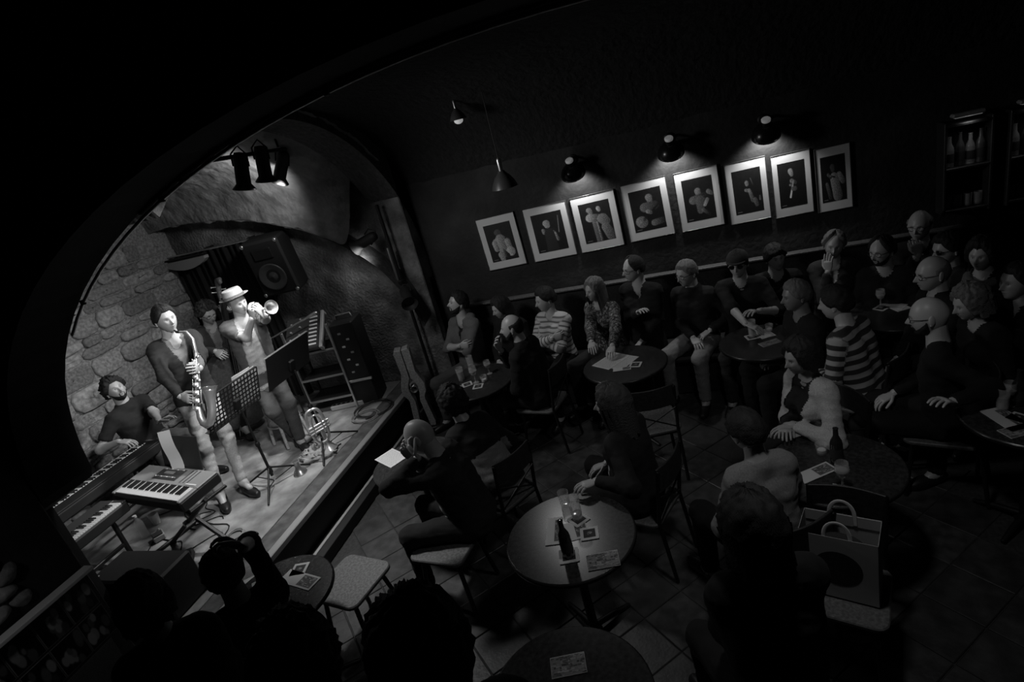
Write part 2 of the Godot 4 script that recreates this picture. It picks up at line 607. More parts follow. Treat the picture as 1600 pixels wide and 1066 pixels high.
func person_geo(s: Dictionary) -> Dictionary:    # runs in a worker thread: only makes arrays
	var sc: float = s.get("s", 1.0)
	var base: float = s.get("base", 0.0)
	var fem: bool = s.get("fem", false)
	var fat: float = s.get("fat", 1.0)
	var Y := Basis(Vector3.UP, deg_to_rad(s.get("yaw", 0.0)))
	var stand: bool = s.get("stand", false)
	var lean := deg_to_rad(s.get("lean", 4.0)); var tilt := deg_to_rad(s.get("tilt", 0.0))
	var d := Vector3(tan(tilt), 1, tan(lean)).normalized()
	var hd: Array = s.get("h", [0, 0, 0])
	var Rh := Basis.from_euler(Vector3(deg_to_rad(hd[1]), deg_to_rad(hd[0]), deg_to_rad(hd[2])))
	var H: Vector3 = Y.inverse() * s.H
	var hs := sc * (0.95 if fem else 1.0)
	var nk := H - (d * 0.6 + Rh.y * 0.4).normalized() * 0.165 * hs - Rh.z * 0.03 * hs
	var py: float = base + (0.93 * sc if stand else s.get("seat", 0.45) + 0.085)
	var Lt := (nk.y - py) / d.y
	var pel := nk - d * Lt
	var O := Vector3(pel.x, base, pel.z)
	nk -= O; H -= O; pel -= O
	var org := Y * O
	var w2l := func(p: Vector3) -> Vector3: return Y.inverse() * (p - org)
	var lat := (Vector3.RIGHT - d * d.x).normalized()
	var lat2 := lat.rotated(d, deg_to_rad(s.get("twist", 0.0)))
	var fr := lat2.cross(d)
	var bel := pel + d * Lt * 0.30; var che := pel + d * Lt * 0.66
	var sw := (0.145 if fem else 0.168) * sc
	var sh := [nk - d * 0.06 + lat2 * sw, nk - d * 0.06 - lat2 * sw]
	if s.has("shrug"):
		sh[0] += d * s.shrug; sh[1] += d * s.shrug
	var ul := 0.285 * sc; var fl := 0.25 * sc
	var el := []; var wr := []
	for k in 2:
		var sg := 1.0 - 2.0 * k
		var tgt: Vector3
		var pole: Vector3 = Vector3(sg * 0.7, -0.6, -0.5)
		if s.has("cross"):
			tgt = che + fr * (0.185 + 0.03 * k) - lat2 * sg * 0.10 + d * (0.035 * k - Lt * 0.12)
			pole = Vector3(sg * 1.0, -0.7, 0.25)
		elif s.has("rw" if k else "lw"):
			tgt = w2l.call(s["rw" if k else "lw"])
			if s.has("rp" if k else "lp"):
				pole = s["rp" if k else "lp"]
		else:
			tgt = pel + Vector3(sg * 0.075, 0.10, 0.27) if not stand else pel + Vector3(sg * 0.26, -0.1, 0.03)
		var r := ik(sh[k], tgt, ul, fl, pole)
		el.append(r[0]); wr.append(r[1])
	var hip := [pel + Vector3(0.085, -0.01, 0) * sc, pel + Vector3(-0.085, -0.01, 0) * sc]
	var kn := []; var an := []
	var kd: float = s.get("kd", 0.06)
	for k in 2:
		var sg := 1.0 - 2.0 * k
		if s.has("rf" if k else "lf"):
			var ft: Vector3 = w2l.call(s["rf" if k else "lf"])
			ft.y = 0.085
			var r := ik(hip[k], ft, 0.44 * sc, 0.42 * sc, s.get("kp", Vector3(sg * 0.15, 0.1, 1)))
			kn.append(r[0]); an.append(r[1])
		elif stand:
			kn.append(Vector3(pel.x + sg * 0.1, 0.5 * sc, pel.z + 0.03)); an.append(Vector3(pel.x + sg * 0.11, 0.085, pel.z - 0.02))
		else:
			kn.append(Vector3(pel.x + sg * (0.10 + kd), py - base - 0.01, pel.z + 0.43 * sc))
			an.append(Vector3(pel.x + sg * (0.10 + kd), 0.085, pel.z + 0.43 * sc + s.get("shin", 0.0)))
	var fd := []
	for k in 2:
		var f: Vector3 = an[k] - hip[k]
		f.y = 0
		f = (f.normalized() * 0.3 + Vector3((1.0 - 2.0 * k) * 0.2, 0, 1)).normalized()
		fd.append(f)
	var skin: float = s.get("skin", 0.42)
	var cell: float = s.get("cell", 0.017)
	var hbase := H - Rh.y * 0.06 * hs - Rh.z * 0.02 * hs
	var B := []
	var tors := func(e: float, kk: float) -> Array:
		var q := []
		q.append([pel - lat * 0.075 * sc, pel + lat * 0.075 * sc, 0.108 * fat + e, 0.108 * fat + e, 0, 0.0])
		for sg in [-1.0, 1.0]:
			q.append([pel + lat * sg * 0.06 * sc, che + lat2 * sg * (0.055 if fem else 0.075) * sc, 0.100 * fat + e, (0.092 if fem else 0.105) * minf(fat, 1.12) + e, 0, 0.0])
			q.append([che + lat2 * sg * 0.07 * sc, nk - d * 0.075 + lat2 * sg * (sw - 0.05), 0.09 + e, 0.062 + e, 0, Lt * 0.6])
		if fat > 1.05:
			q.append([bel + fr * 0.06 * fat, bel + d * 0.1 + fr * 0.05, 0.11 * fat, 0.1, 0, Lt * 0.3])
		if fem:
			for sg in [-1.0, 1.0]:
				q.append([che + fr * 0.075 + lat2 * sg * 0.07, che + fr * 0.08 + lat2 * sg * 0.065, 0.058 + e, 0.058 + e, 0, Lt * 0.62])
		q.append([nk - d * 0.03, nk - d * 0.055 + lat2 * (sw - 0.03), 0.05 + e, 0.058 + e, 0, Lt])
		q.append([nk - d * 0.03, nk - d * 0.055 - lat2 * (sw - 0.03), 0.05 + e, 0.058 + e, 0, Lt])
		return q
	B.append_array(tors.call(-0.008, 0.0))
	B.append([nk - d * 0.05, hbase, 0.054 if fem else 0.062, 0.050 if fem else 0.057, 0, 0])
	for k in 2:
		var full: bool = s.get("sleeve", 2) == 2
		B.append([sh[k] - d * 0.02, el[k], 0.038, 0.034 if full else 0.040, 0, 0])
		B.append([el[k], wr[k], 0.034 if full and s.get("slen", 0.97) > 0.6 else 0.041, 0.027, 0, 0])
		B.append([hip[k], kn[k], 0.082, 0.054, 0, 0])
		B.append([kn[k], an[k], 0.055, 0.036, 0, 0])
		B.append([an[k], an[k] + fd[k] * 0.10 - Vector3(0, 0.05, 0), 0.036, 0.026, 0, 0])
	var body := nets(B, maxf(cell, 0.017), 0.035)
	for q in body.c.size():
		body.c[q] = Color(skin, skin, skin)
	var HX := Transform3D(Rh.scaled(Vector3(hs, hs, hs)), H)
	HX.basis = Rh * Basis.from_scale(Vector3(hs, hs, hs))
	add_head(body, HX, skin, fem, s.get("old", false))
	body.col = Color(skin, skin, skin)
	for k in 2:
		var sg := 1.0 - 2.0 * k
		var f: Vector3 = (wr[k] - el[k]).normalized()
		var pal := Vector3(0, -1, 0) if absf(f.y) < 0.8 else Vector3(-sg, 0, 0)
		if s.has("cross"):
			pal = -fr
			f = (f - fr * 0.75 - d * 0.25).normalized()
		if s.has("rd" if k else "ld"):
			f = Y.inverse() * Vector3(s["rd" if k else "ld"])
		if s.has("rpl" if k else "lpl"):
			pal = Y.inverse() * Vector3(s["rpl" if k else "lpl"])
		# thumb towards the body's middle when the palm looks down
		hand(body, wr[k], f, pal, sg, s.get("rc" if k else "lc", 0.95 if s.has("cross") else 0.55), 0.92 * sc if fem else sc)
	var out := {"org": org, "yaw": s.get("yaw", 0.0), "body": body, "wr": wr, "el": el, "HX": HX}
	var T := []
	T.append_array(tors.call(0.007, 0.0))
	var slv: int = s.get("sleeve", 2)
	for k in 2:
		if slv == 2:
			T.append([sh[k] - d * 0.012, el[k], 0.057, 0.050, 0, 0.1])
			T.append([el[k], el[k].lerp(wr[k], s.get("slen", 0.97)), 0.053, 0.038, 1, 0.1 + ul])
		elif slv == 1:
			T.append([sh[k], sh[k].lerp(el[k], 0.72), 0.059, 0.058, 1, 0.1])
	if s.has("hood"):
		T.append([nk - fr * 0.05 - lat2 * 0.07, nk - fr * 0.05 + lat2 * 0.07, 0.05, 0.05, 0, 0])
	if s.has("collar"):
		T.append([nk - d * 0.02, nk + d * 0.035, 0.072, 0.066, 1, Lt])
	if s.has("skirt"):
		T.append([pel, pel - Vector3(0, 0.12, -0.08), 0.15, 0.16, 0, 0])
	var top := nets(T, s.get("tcell", cell * 0.9), 0.04)
	crease(top, s.get("fold", 0.007))
	out["top"] = top
	var L := [[pel - lat * 0.075 * sc, pel + lat * 0.075 * sc, 0.113 * fat, 0.113 * fat, 0, 0]]
	for k in 2:
		var lg: float = s.get("leg", 1.0)
		L.append([hip[k], kn[k], 0.096 * sqrt(fat) * lg, 0.068 * lg, 0, 0.2])
		L.append([kn[k], an[k].lerp(kn[k], 0.04), 0.067 * lg, 0.054 * lg, 1, 0.65])
	if s.has("hem"):      # a paler shirt that shows below the jacket
		var hg2 := Geo.new()
		var keep2 := PackedInt32Array()
		var map2 := {}
		for q in range(0, top.i.size(), 3):
			var low := true
			for w in 3:
				if (top.v[top.i[q + w]] - pel).dot(d) > s.hem * Lt or absf((top.v[top.i[q + w]] - pel).x) > 0.24:
					low = false
			for w in 3:
				var vi := top.i[q + w]
				if not low:
					keep2.append(vi)
					continue
				if not map2.has(vi):
					map2[vi] = hg2.v.size()
					hg2.v.append(top.v[vi]); hg2.n.append(top.n[vi]); hg2.u.append(top.u[vi]); hg2.c.append(Color(1, 1, 1))
				hg2.i.append(map2[vi])
		top.i = keep2
		out["hem"] = hg2
	var bot := nets(L, cell, 0.035)
	crease(bot, 0.007)
	out["bottom"] = bot
	var shoes := []
	for k in 2:
		var g := Geo.new()
		var P: Vector3 = an[k]
		P.y = 0.0
		var f: Vector3 = fd[k]
		var yy: float = 0.045 if an[k].y < 0.13 else an[k].y - 0.045
		var pts := []
		var rr := []
		for q in 7:
			var t := q / 6.0
			pts.append(P + f * lerpf(-0.06, 0.19, t) + Vector3(0, yy - 0.012 * t, 0))
			rr.append([0.030, 0.038, 0.040, 0.042, 0.045, 0.040, 0.028][q])
		g.tube(pts, rr, 10, 0.5, 0.95, f.cross(Vector3.UP))
		for q in g.v.size():
			if g.v[q].y < yy - 0.030:
				g.v[q].y = yy - 0.042
		g.tube([P + Vector3(0, yy, 0), P + Vector3(0, yy + 0.06, 0)], [0.042, 0.044], 10, 0.1)
		shoes.append(g)
	out["shoes"] = shoes
	if s.has("hair"):
		var hg := hair_geo(HX, s.hair, s.get("ht", 0.018), s.get("curl", 0.35), s.get("seed", 1.0))
		if s.has("drape"):
			curtain(hg, HX, s.drape, s.get("ht", 0.018) + 0.004, s.get("dp", 1.25), s.get("seed", 1.0))
		out["hair"] = hg
	if s.has("beard"):
		var D := headdirs(64, 48)
		var P := PackedVector3Array(); var K := PackedByteArray()
		for q in D:
			var ph := absf(atan2(q.x, q.z))
			var bl := lerp_line([[0.0, -0.60], [0.45, -0.58], [0.75, -0.50], [1.05, -0.34], [1.3, -0.15], [1.45, 0.0], [4.0, 0.0]], ph)
			var m := minf(minf(bl - q.y, 1.5 - ph), q.y + 0.97)
			m = maxf(m, 0.2 * gs(ph, 0.36) * gs(q.y + 0.36, 0.045) - 0.08)
			m = maxf(m, 0.2 * gs(ph - 0.36, 0.10) * gs(q.y + 0.5, 0.16) - 0.08)
			if pow(q.x / 0.17, 2) + pow((q.y + 0.48) / 0.065, 2) < 1.0 and q.z > 0:
				m = -0.1
			P.append(HX * (face(q) + q * (smoothstep(-0.02, 0.2, m) * s.beard * (1.0 + 0.4 * fn.get_noise_3d(q.x * 150, q.y * 150, q.z * 150)) - (0.004 if m < 0 else 0.0))))
			K.append(1 if m > 0 else 0)
		var bg := Geo.new()
		bg.grid(P, 64, 48, true, K)
		out["beard"] = bg
	if s.has("glasses"):
		var gg := Geo.new()
		for sg in [-1.0, 1.0]:
			var ring := []
			for q in 13:
				var a := TAU * q / 12.0
				ring.append(HX * Vector3(sg * 0.032 + cos(a) * 0.024, 0.008 + sin(a) * 0.018, 0.099 - 0.012 * absf(cos(a)) * 0.5))
			gg.tube(ring, 0.0022, 5, 0.0)
			if s.glasses == 2:
				gg.ball(HX * Vector3(sg * 0.032, 0.008, 0.096), Vector3(0.024, 0.018, 0.003), HX.basis.orthonormalized(), 12, 6)
			gg.tube([HX * Vector3(sg * 0.056, 0.012, 0.094), HX * Vector3(sg * 0.076, 0.012, 0.05), HX * Vector3(sg * 0.081, 0.008, -0.02)], 0.002, 5, 0.1)
		gg.tube([HX * Vector3(-0.009, 0.012, 0.102), HX * Vector3(0.009, 0.012, 0.102)], 0.002, 5, 0.1)
		out["glasses"] = gg
	var nt: int = tors.call(0.0, 0.0).size()
	for q in top.u.size():
		top.u[q] = Vector2(0.5, (top.v[q] - pel).dot(d) if top.u[q].x < nt else top.u[q].y)
	if s.has("vee"):      # what shows in an open neck: the same surface, cut out of the garment
		var V: Array = s.vee      # length, half width at the neck, half width at the lower end
		var vg := Geo.new()
		var inside := PackedByteArray()
		for p in top.v:
			var r2 := p - nk
			var dn := -r2.dot(d)
			inside.append(1 if r2.dot(fr) > 0.01 and dn < V[0] and absf(r2.dot(lat2)) < lerpf(V[1], V[2], clampf(dn / V[0], 0, 1)) else 0)
		var keep := PackedInt32Array(); var cutt := PackedInt32Array()
		for q in range(0, top.i.size(), 3):
			var cn := inside[top.i[q]] + inside[top.i[q + 1]] + inside[top.i[q + 2]]
			var to := cutt if cn >= 2 else keep
			to.append(top.i[q]); to.append(top.i[q + 1]); to.append(top.i[q + 2])
			if cn >= 2:
				cutt = to
			else:
				keep = to
		top.i = keep
		var map := {}
		for q in cutt:
			if not map.has(q):
				map[q] = vg.v.size()
				vg.v.append(top.v[q] - top.n[q] * 0.006); vg.n.append(top.n[q]); vg.u.append(top.u[q]); vg.c.append(Color(skin, skin, skin))
			vg.i.append(map[q])
		if vg.i.size():
			out["vee"] = vg
	return out


var jobs := []
var made := []


func person(label: String, s: Dictionary) -> void:
	s["label"] = label
	jobs.append(s)


func run_job(k: int) -> void:
	made[k] = person_geo(jobs[k])


func clothing(key) -> Material:
	return mats[key] if key is String else key


func build_people() -> void:
	made.resize(jobs.size())
	var id := WorkerThreadPool.add_group_task(run_job, jobs.size(), 4, true)
	WorkerThreadPool.wait_for_group_task_completion(id)
	for k in jobs.size():
		var s: Dictionary = jobs[k]
		var m: Dictionary = made[k]
		var r := thing("person", s.label, "person", m.org, deg_to_rad(m.yaw), s.get("group", ""))
		obj("body", m.body, mats.skin, r)
		obj(s.get("topname", "top"), m.top, clothing(s.get("top", "cloth_black")), r)
		obj("trousers", m.bottom, clothing(s.get("bot", "cloth_black")), r)
		if m.has("hem"):
			obj("shirt_tail", m.hem, clothing(s.get("hemm", "cloth_grey")), r)
		for g in m.shoes:
			obj("shoe", g, clothing(s.get("shoe", "shoe_black")), r)
		if m.has("hair"):
			obj("hair", m.hair, clothing(s.get("hc", "hair_dark")), r)
		if m.has("beard"):
			obj("beard", m.beard, clothing(s.get("hc", "hair_dark")), r)
		if m.has("glasses"):
			obj("glasses", m.glasses, mats.black_gloss, r)
		if m.has("vee"):
			obj("neckline" if s.get("veem", "skin") == "skin" else "undershirt", m.vee, clothing(s.get("veem", "skin")), r)
		match s.get("extra", ""):
			"hat": hat(r, m)
			"cap": cap(r, m)
			"scarf": scarf(r, m)


# ---------------------------------------------------------------- light, camera
func spot(at: Vector3, to: Vector3, energy: float, angle: float, size := 0.05, soft := 1.0, called := "stage_light") -> SpotLight3D:
	var l := SpotLight3D.new()
	l.name = numbered(called)
	add_child(l)
	l.look_at_from_position(at, to, Vector3.UP if absf((to - at).normalized().y) < 0.95 else Vector3.RIGHT)
	l.light_energy = energy; l.spot_angle = angle; l.spot_range = 14.0; l.spot_attenuation = 2.0; l.light_size = size
	l.spot_angle_attenuation = soft
	l.shadow_enabled = true
	return l


func arch_y(x: float) -> float:        # soffit of the lunette on the back wall of the bandstand
	var t := clampf((x + 5.45) / 2.62, -1.0, 1.0)
	return 1.10 + 1.60 * pow(maxf(1.0 - t * t, 0.0), 0.5)


func bay_y(z: float) -> float:         # main barrel of both bays, axis along x
	var t := clampf((z + 3.82) / 1.86, -1.0, 1.0)
	return 2.35 + 1.02 * pow(maxf(1.0 - t * t, 0.0), 0.5)


func setup() -> void:
	var cam := Camera3D.new()
	cam.name = "camera"
	add_child(cam)
	cam.position = Vector3(0, 2.9, 0)
	cam.basis = Basis.from_euler(Vector3(deg_to_rad(-20.7), deg_to_rad(20.0), 0)) * Basis(Vector3(0, 0, 1), deg_to_rad(-15.0))
	cam.fov = rad_to_deg(2.0 * atan(533.0 / 900.0))
	cam.near = 0.05; cam.far = 60.0
	cam.current = true
	var e := Environment.new()
	e.background_mode = Environment.BG_COLOR
	e.background_color = Color(0, 0, 0)
	e.ambient_light_source = Environment.AMBIENT_SOURCE_DISABLED
	e.tonemap_mode = Environment.TONE_MAPPER_LINEAR
	e.tonemap_exposure = 1.0
	e.sdfgi_enabled = true; e.ssao_enabled = true; e.ssil_enabled = true
	var we := WorldEnvironment.new()
	we.name = "environment"
	we.environment = e
	add_child(we)
	fn.seed = 5; fn.frequency = 0.05
	fw.seed = 9; fw.frequency = 0.1; fw.fractal_octaves = 2
	# the spotlights of the bandstand, each just under its can
	spot(Vector3(-3.18, 2.88, -3.93), Vector3(-4.15, 0.6, -3.45), 4.6, 42, 0.06)
	spot(Vector3(-3.18, 2.90, -4.19), Vector3(-4.3, 1.4, -4.25), 1.6, 34, 0.06)
	spot(Vector3(-3.32, 2.86, -4.55), Vector3(-5.6, 1.0, -3.3), 2.8, 34, 0.06)
	# front light of the bandstand, from the crown of the vault
	spot(Vector3(-1.9, 3.02, -2.35), Vector3(-4.4, 1.25, -3.35), 5.0, 30, 0.12, 1.0, "front_light")
	# bare reflector bulb on the third spotlight that washes the vault
	spot(Vector3(-3.42, 2.80, -4.60), Vector3(-4.4, 2.95, -4.6), 0.8, 85, 0.06)
	# small lamp at the head of the pole beside the bandstand: light on vault and back corner
	spot(Vector3(-3.15, 2.02, -5.10), Vector3(-3.9, 1.7, -5.20), 0.20, 80, 0.05)
	# front-of-house lamps over the nearest rows
	spot(Vector3(-2.9, 2.85, -3.6), Vector3(-0.9, 1.05, -5.15), 1.6, 58, 0.2, 1.2, "house_light")
	spot(Vector3(-3.2, 2.40, -3.30), Vector3(0.2, 0.5, -2.7), 0.45, 48, 0.15, 1.2, "house_light")
	# spill of the stage lights on the tiles by the step
	spot(Vector3(-3.0, 3.0, -3.1), Vector3(-2.35, 0.0, -2.95), 5.0, 25, 0.15, 1.6, "step_spill")
	# the high pendant lamp, whose sheen lies on the foreground table
	spot(Vector3(-1.75, 2.94, -4.95), Vector3(-0.70, 0.74, -2.66), 0.6, 12, 0.09, 1.2, "pendant_light")
	# dim ceiling lamp over the middle of the room
	spot(Vector3(0.25, 3.05, -2.12), Vector3(0.2, 0.0, -2.9), 0.75, 56, 0.1, 1.3, "ceiling_light")


func materials() -> void:
	var n1 := noise_tex(0.012, 0.55, 1.0, 3)
	var n2 := noise_tex(0.03, 0.6, 1.0, 11)
	var n3 := noise_tex(0.006, 0.45, 1.0, 21)
	var nn := noise_tex(0.02, 0, 1, 31, 512, true)
	var nf := noise_tex(0.06, 0, 1, 41, 512, true)
	var cl := noise_tex(0.15, 0.7, 1.0, 51, 256)
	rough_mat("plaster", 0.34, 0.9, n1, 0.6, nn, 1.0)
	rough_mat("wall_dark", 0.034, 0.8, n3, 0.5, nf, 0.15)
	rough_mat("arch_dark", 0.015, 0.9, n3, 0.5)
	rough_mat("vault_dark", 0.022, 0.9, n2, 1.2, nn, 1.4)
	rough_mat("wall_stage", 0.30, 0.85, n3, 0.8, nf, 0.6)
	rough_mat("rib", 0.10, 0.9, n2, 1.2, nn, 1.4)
	rough_mat("stone", 0.36, 0.85, n2, 1.4, nn, 1.0)
	rough_mat("stone_dark", 0.25, 0.85, n2, 1.7, nn, 1.0)
	rough_mat("stone_pale", 0.45, 0.85, n2, 1.1, nn, 1.0)
	rough_mat("mortar", 0.34, 0.95, n2, 2.0, nn, 0.8)
	for k in 3:
		rough_mat("tile_%d" % k, 0.062 + 0.010 * k, 0.45, n1, 0.9 + 0.3 * k, nf, 0.08)
	rough_mat("grout", 0.05, 0.95, n2, 2.0)
	rough_mat("deck", 0.50, 0.75, n1, 0.5, nf, 0.1)
	rough_mat("deck_edge", 0.18, 0.7, n1, 1.0, nf, 0.1)
	rough_mat("wood_table", 0.042, 0.27, n2, 2.0)
	rough_mat("wood_dark", 0.035, 0.5, n2, 2.0)
	rough_mat("wood_seat", 0.16, 0.5, n2, 3.0)
	rough_mat("wood_pale", 0.68, 0.55, n2, 2.5)
	rough_mat("bass_wood", 0.10, 0.3, n2, 2.0)
	mt("black", 0.012, 0.6); mt("black_gloss", 0.01, 0.25); mt("black_metal", 0.014, 0.45, 0.3)
	mt("steel", 0.55, 0.3, 0.9); mt("brass", 0.75, 0.32, 0.75); mt("grey_plastic", 0.30, 0.45); mt("dark_plastic", 0.04, 0.4)
	mt("dim_metal", 0.10, 0.35, 0.5); mt("white", 0.72, 0.6); mt("paper", 0.70, 0.8); mt("paper_grey", 0.42, 0.85); mt("mat_board", 0.62, 0.9)
	mt("glass_dark", 0.02, 0.08)
	var gl := mt("glass", 0.9, 0.05)
	gl.transparency = BaseMaterial3D.TRANSPARENCY_ALPHA
	gl.albedo_color.a = 0.16
	var beer := mt("drink", 0.30, 0.1)
	beer.transparency = BaseMaterial3D.TRANSPARENCY_ALPHA
	beer.albedo_color.a = 0.75
	var sk := mt("skin", 1.0, 0.40)
	sk.vertex_color_use_as_albedo = true
	for q in [["cloth_black", 0.004, 0], ["cloth_dark", 0.035, 0], ["cloth_mid", 0.16, 0], ["cloth_grey", 0.26, 0], ["cloth_pale", 0.52, 0], ["denim", 0.33, 0], ["jeans_dark", 0.10, 0], ["cardigan", 0.013, 0], ["khaki", 0.50, 0]]:
		var m := rough_mat(q[0], q[1], 0.9, cl, 2.5)
		m.rim_enabled = q[1] > 0.1; m.rim = 0.12
	for q in [["hair_dark", 0.010], ["hair_brown", 0.05], ["hair_fair", 0.20], ["hair_grey", 0.22]]:
		var m := rough_mat(q[0], q[1], 0.72, cl, 1.0, nf, 1.2)
		m.uv1_world_triplanar = false
		m.uv1_scale = Vector3(9, 2.0, 9)
	mt("shoe_black", 0.015, 0.4); mt("shoe_brown", 0.07, 0.5)
	# woven patterns
	for q in [["stripes_fine", 14, 0.50, 0.14, 0.62], ["stripes_wide", 9, 0.36, 0.03, 0.5]]:
		var im := Image.create(8, 256, false, Image.FORMAT_RGB8)
		for y in 256:
			var f := fmod(y * q[1] / 64.0, 4.0) / 4.0
			var g: float = q[2] if f < q[4] else q[3]
			for x in 8:
				im.set_pixel(x, y, Color(g, g, g).linear_to_srgb())
		var m := mt(q[0], 1.0, 0.9)
		m.albedo_texture = ImageTexture.create_from_image(im)
		m.uv1_scale = Vector3(1, 1.0 / 0.64 , 1)
	var pt := FastNoiseLite.new()
	pt.seed = 77; pt.frequency = 0.045; pt.noise_type = FastNoiseLite.TYPE_CELLULAR
	var nt := NoiseTexture2D.new()
	nt.width = 256; nt.height = 256; nt.seamless = true; nt.noise = pt
	var gr := Gradient.new()
	gr.interpolation_mode = Gradient.GRADIENT_INTERPOLATE_CONSTANT
	gr.offsets = PackedFloat32Array([0.0, 0.35, 0.6]); gr.colors = PackedColorArray([Color(0.62, 0.62, 0.62), Color(0.12, 0.12, 0.12), Color(0.45, 0.45, 0.45)])
	nt.color_ramp = gr
	var pm := mt("pattern", 0.7, 0.9)
	pm.albedo_texture = nt; pm.uv1_triplanar = true; pm.uv1_scale = Vector3(2.2, 2.2, 2.2)


# ---------------------------------------------------------------- the cellar
func slab(called: String, lo: Vector3, hi: Vector3, m: String) -> MeshInstance3D:
	return struct(called, Geo.new().box((lo + hi) * 0.5, hi - lo, 0.01), mats[m])


func setting() -> void:
	# floor of square tiles laid on the diagonal
	var fl := slab("floor", Vector3(-3.2, -0.25, -5.65), Vector3(5.2, -0.008, 3.0), "grout")
	var tm := Geo.new().box(Vector3(0, -0.015, 0), Vector3(0.294, 0.03, 0.294), 0.004).mesh()
	var k := 0
	var o := Vector3(-2.9, 0, -3.17)
	var e1 := Vector3(0.2121, 0, 0.2121); var e2 := Vector3(0.2121, 0, -0.2121)
	var spots := []
	for a in range(-30, 40):
		for b in range(-30, 40):
			var p := o + e1 * (a + 0.5) + e2 * (b + 0.5)
			if p.x > -2.96 and p.x < 1.5 and p.z < -0.95 and p.z > -5.38:
				spots.append(p)
	spots.sort_custom(func(p, q): return p.distance_to(Vector3(-1.2, 0, -2.4)) < q.distance_to(Vector3(-1.2, 0, -2.4)))
	for p in spots.slice(0, 240):
		var t := MeshInstance3D.new()
		t.name = "tile"
		t.mesh = tm
		t.material_override = mats["tile_%d" % (k * 7 % 3)]
		t.position = p + Vector3(0, 0.0015 * sin(k * 12.9), 0)
		t.rotation = Vector3(0.002 * sin(k * 3.1), PI / 4, 0.002 * cos(k * 5.7))
		fl.add_child(t, true)
		k += 1
	# walls
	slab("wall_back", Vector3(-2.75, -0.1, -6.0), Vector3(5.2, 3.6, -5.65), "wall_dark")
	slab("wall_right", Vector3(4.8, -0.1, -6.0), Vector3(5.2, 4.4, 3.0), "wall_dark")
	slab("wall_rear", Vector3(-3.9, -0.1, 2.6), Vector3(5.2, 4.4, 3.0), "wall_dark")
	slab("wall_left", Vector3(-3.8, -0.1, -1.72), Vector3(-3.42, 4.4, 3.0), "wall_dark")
	slab("wall_stage_back", Vector3(-8.2, -0.1, -5.8), Vector3(-2.75, 3.6, -5.42), "wall_stage")
	slab("wall_stage_end", Vector3(-6.3, -0.1, -5.8), Vector3(-5.78, 3.8, -1.7), "mortar")
	slab("ceiling_gallery", Vector3(-3.9, 4.1, -1.9), Vector3(5.2, 4.4, 3.0), "wall_dark")
	# vaults: main room, and the bandstand bay with the lunette over its back wall
	var nu := 60; var nv := 70
	var P := PackedVector3Array()
	for j in nv:
		for i in nu:
			var x := lerpf(-2.75, 5.0, float(j) / (nv - 1))
			var z := lerpf(-5.67, -2.02, float(i) / (nu - 1))
			P.append(Vector3(x, (bay_y(z) if z < -3.82 else 3.37) + 0.02 * fw.get_noise_3d(x * 40, z * 40, 0), z))
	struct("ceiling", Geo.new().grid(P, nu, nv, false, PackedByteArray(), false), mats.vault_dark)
	nu = 130; nv = 130
	P = PackedVector3Array()
	for j in nv:
		for i in nu:
			var x := lerpf(-6.3, -2.72, float(j) / (nv - 1))
			var z := lerpf(-5.20, -2.02, float(i) / (nu - 1))
			var b := arch_y(x)
			var sq := 1.0 - clampf((z + 5.20) / 1.5, 0.0, 1.0)
			var h := b + (3.37 - b) * pow(1.0 - sq * sq, 0.5)
			h = lerpf(h, maxf(h, 1.62 + 1.75 * pow(maxf(1.0 - pow((z + 3.82) / 1.88, 2.0), 0.0), 0.5)), smoothstep(-3.45, -3.0, x))
			var n := fw.get_noise_3d(x * 30, z * 75, h * 60)
			P.append(Vector3(x, h + 0.028 * n + 0.012 * fw.get_noise_3d(x * 130, z * 200, 7), z))
	struct("ceiling_stage", Geo.new().grid(P, nu, nv, false, PackedByteArray(), false), mats.plaster)
	# front edge of the lunette: a ring of plaster between vault and back wall
	P = PackedVector3Array()
	for j in 2:
		for i in 60:
			var x := lerpf(-6.3, -2.80, i / 59.0)
			P.append(Vector3(x, arch_y(x) + 0.02 * fw.get_noise_3d(x * 60, j * 30, 3) + (0.06 if j == 0 else 0.0), -5.43 if j == 0 else -5.19))
	struct("trim_1", Geo.new().grid(P, 60, 2, false, PackedByteArray(), true), mats.rib)
	var q2 := PackedVector2Array()
	# rib between the bandstand and the room
	var inner := PackedVector2Array(); var outer := PackedVector2Array()
	for i in 33:
		var a := lerpf(0.85, PI, i / 32.0)
		inner.append(Vector2(-3.82 + cos(a) * 1.86, 1.55 + 1.75 * sin(a)))
		outer.append(Vector2(-3.82 + cos(a) * 2.2, 1.55 + 2.2 * sin(a)))
	outer.reverse()
	q2.append_array(inner); q2.append_array(outer)
	var g := Geo.new()
	g.prism(q2, 0.34, Transform3D(Basis(Vector3(0, 0, 1), Vector3(0, 1, 0), Vector3(-1, 0, 0)), Vector3(-2.92, 0, 0)))
	g.box(Vector3(-2.92, 0.75, -5.60), Vector3(0.34, 1.6, 0.16), 0.02)
	struct("wall_rib", g, mats.rib)
	# arched opening in the wall between the gallery and the cellar
	q2 = PackedVector2Array()
	q2.append_array([Vector2(-8.0, 0.43), Vector2(-3.95, 0.43), Vector2(-3.95, 1.40), Vector2(-3.46, 1.60)])
	for i in 41:
		var a := PI * 0.98 - PI * 0.98 * i / 40.0
		q2.append(Vector2(-0.5 + cos(a) * 2.93, 1.5 + 1.70 * pow(sin(a), 0.86)))
	q2.append_array([Vector2(2.43, -0.1), Vector2(5.0, -0.1), Vector2(5.0, 4.4), Vector2(-8.0, 4.4)])
	struct("wall_arch", Geo.new().prism(q2, 0.30, Transform3D(Basis(), Vector3(0, 0, -1.875))), mats.arch_dark)
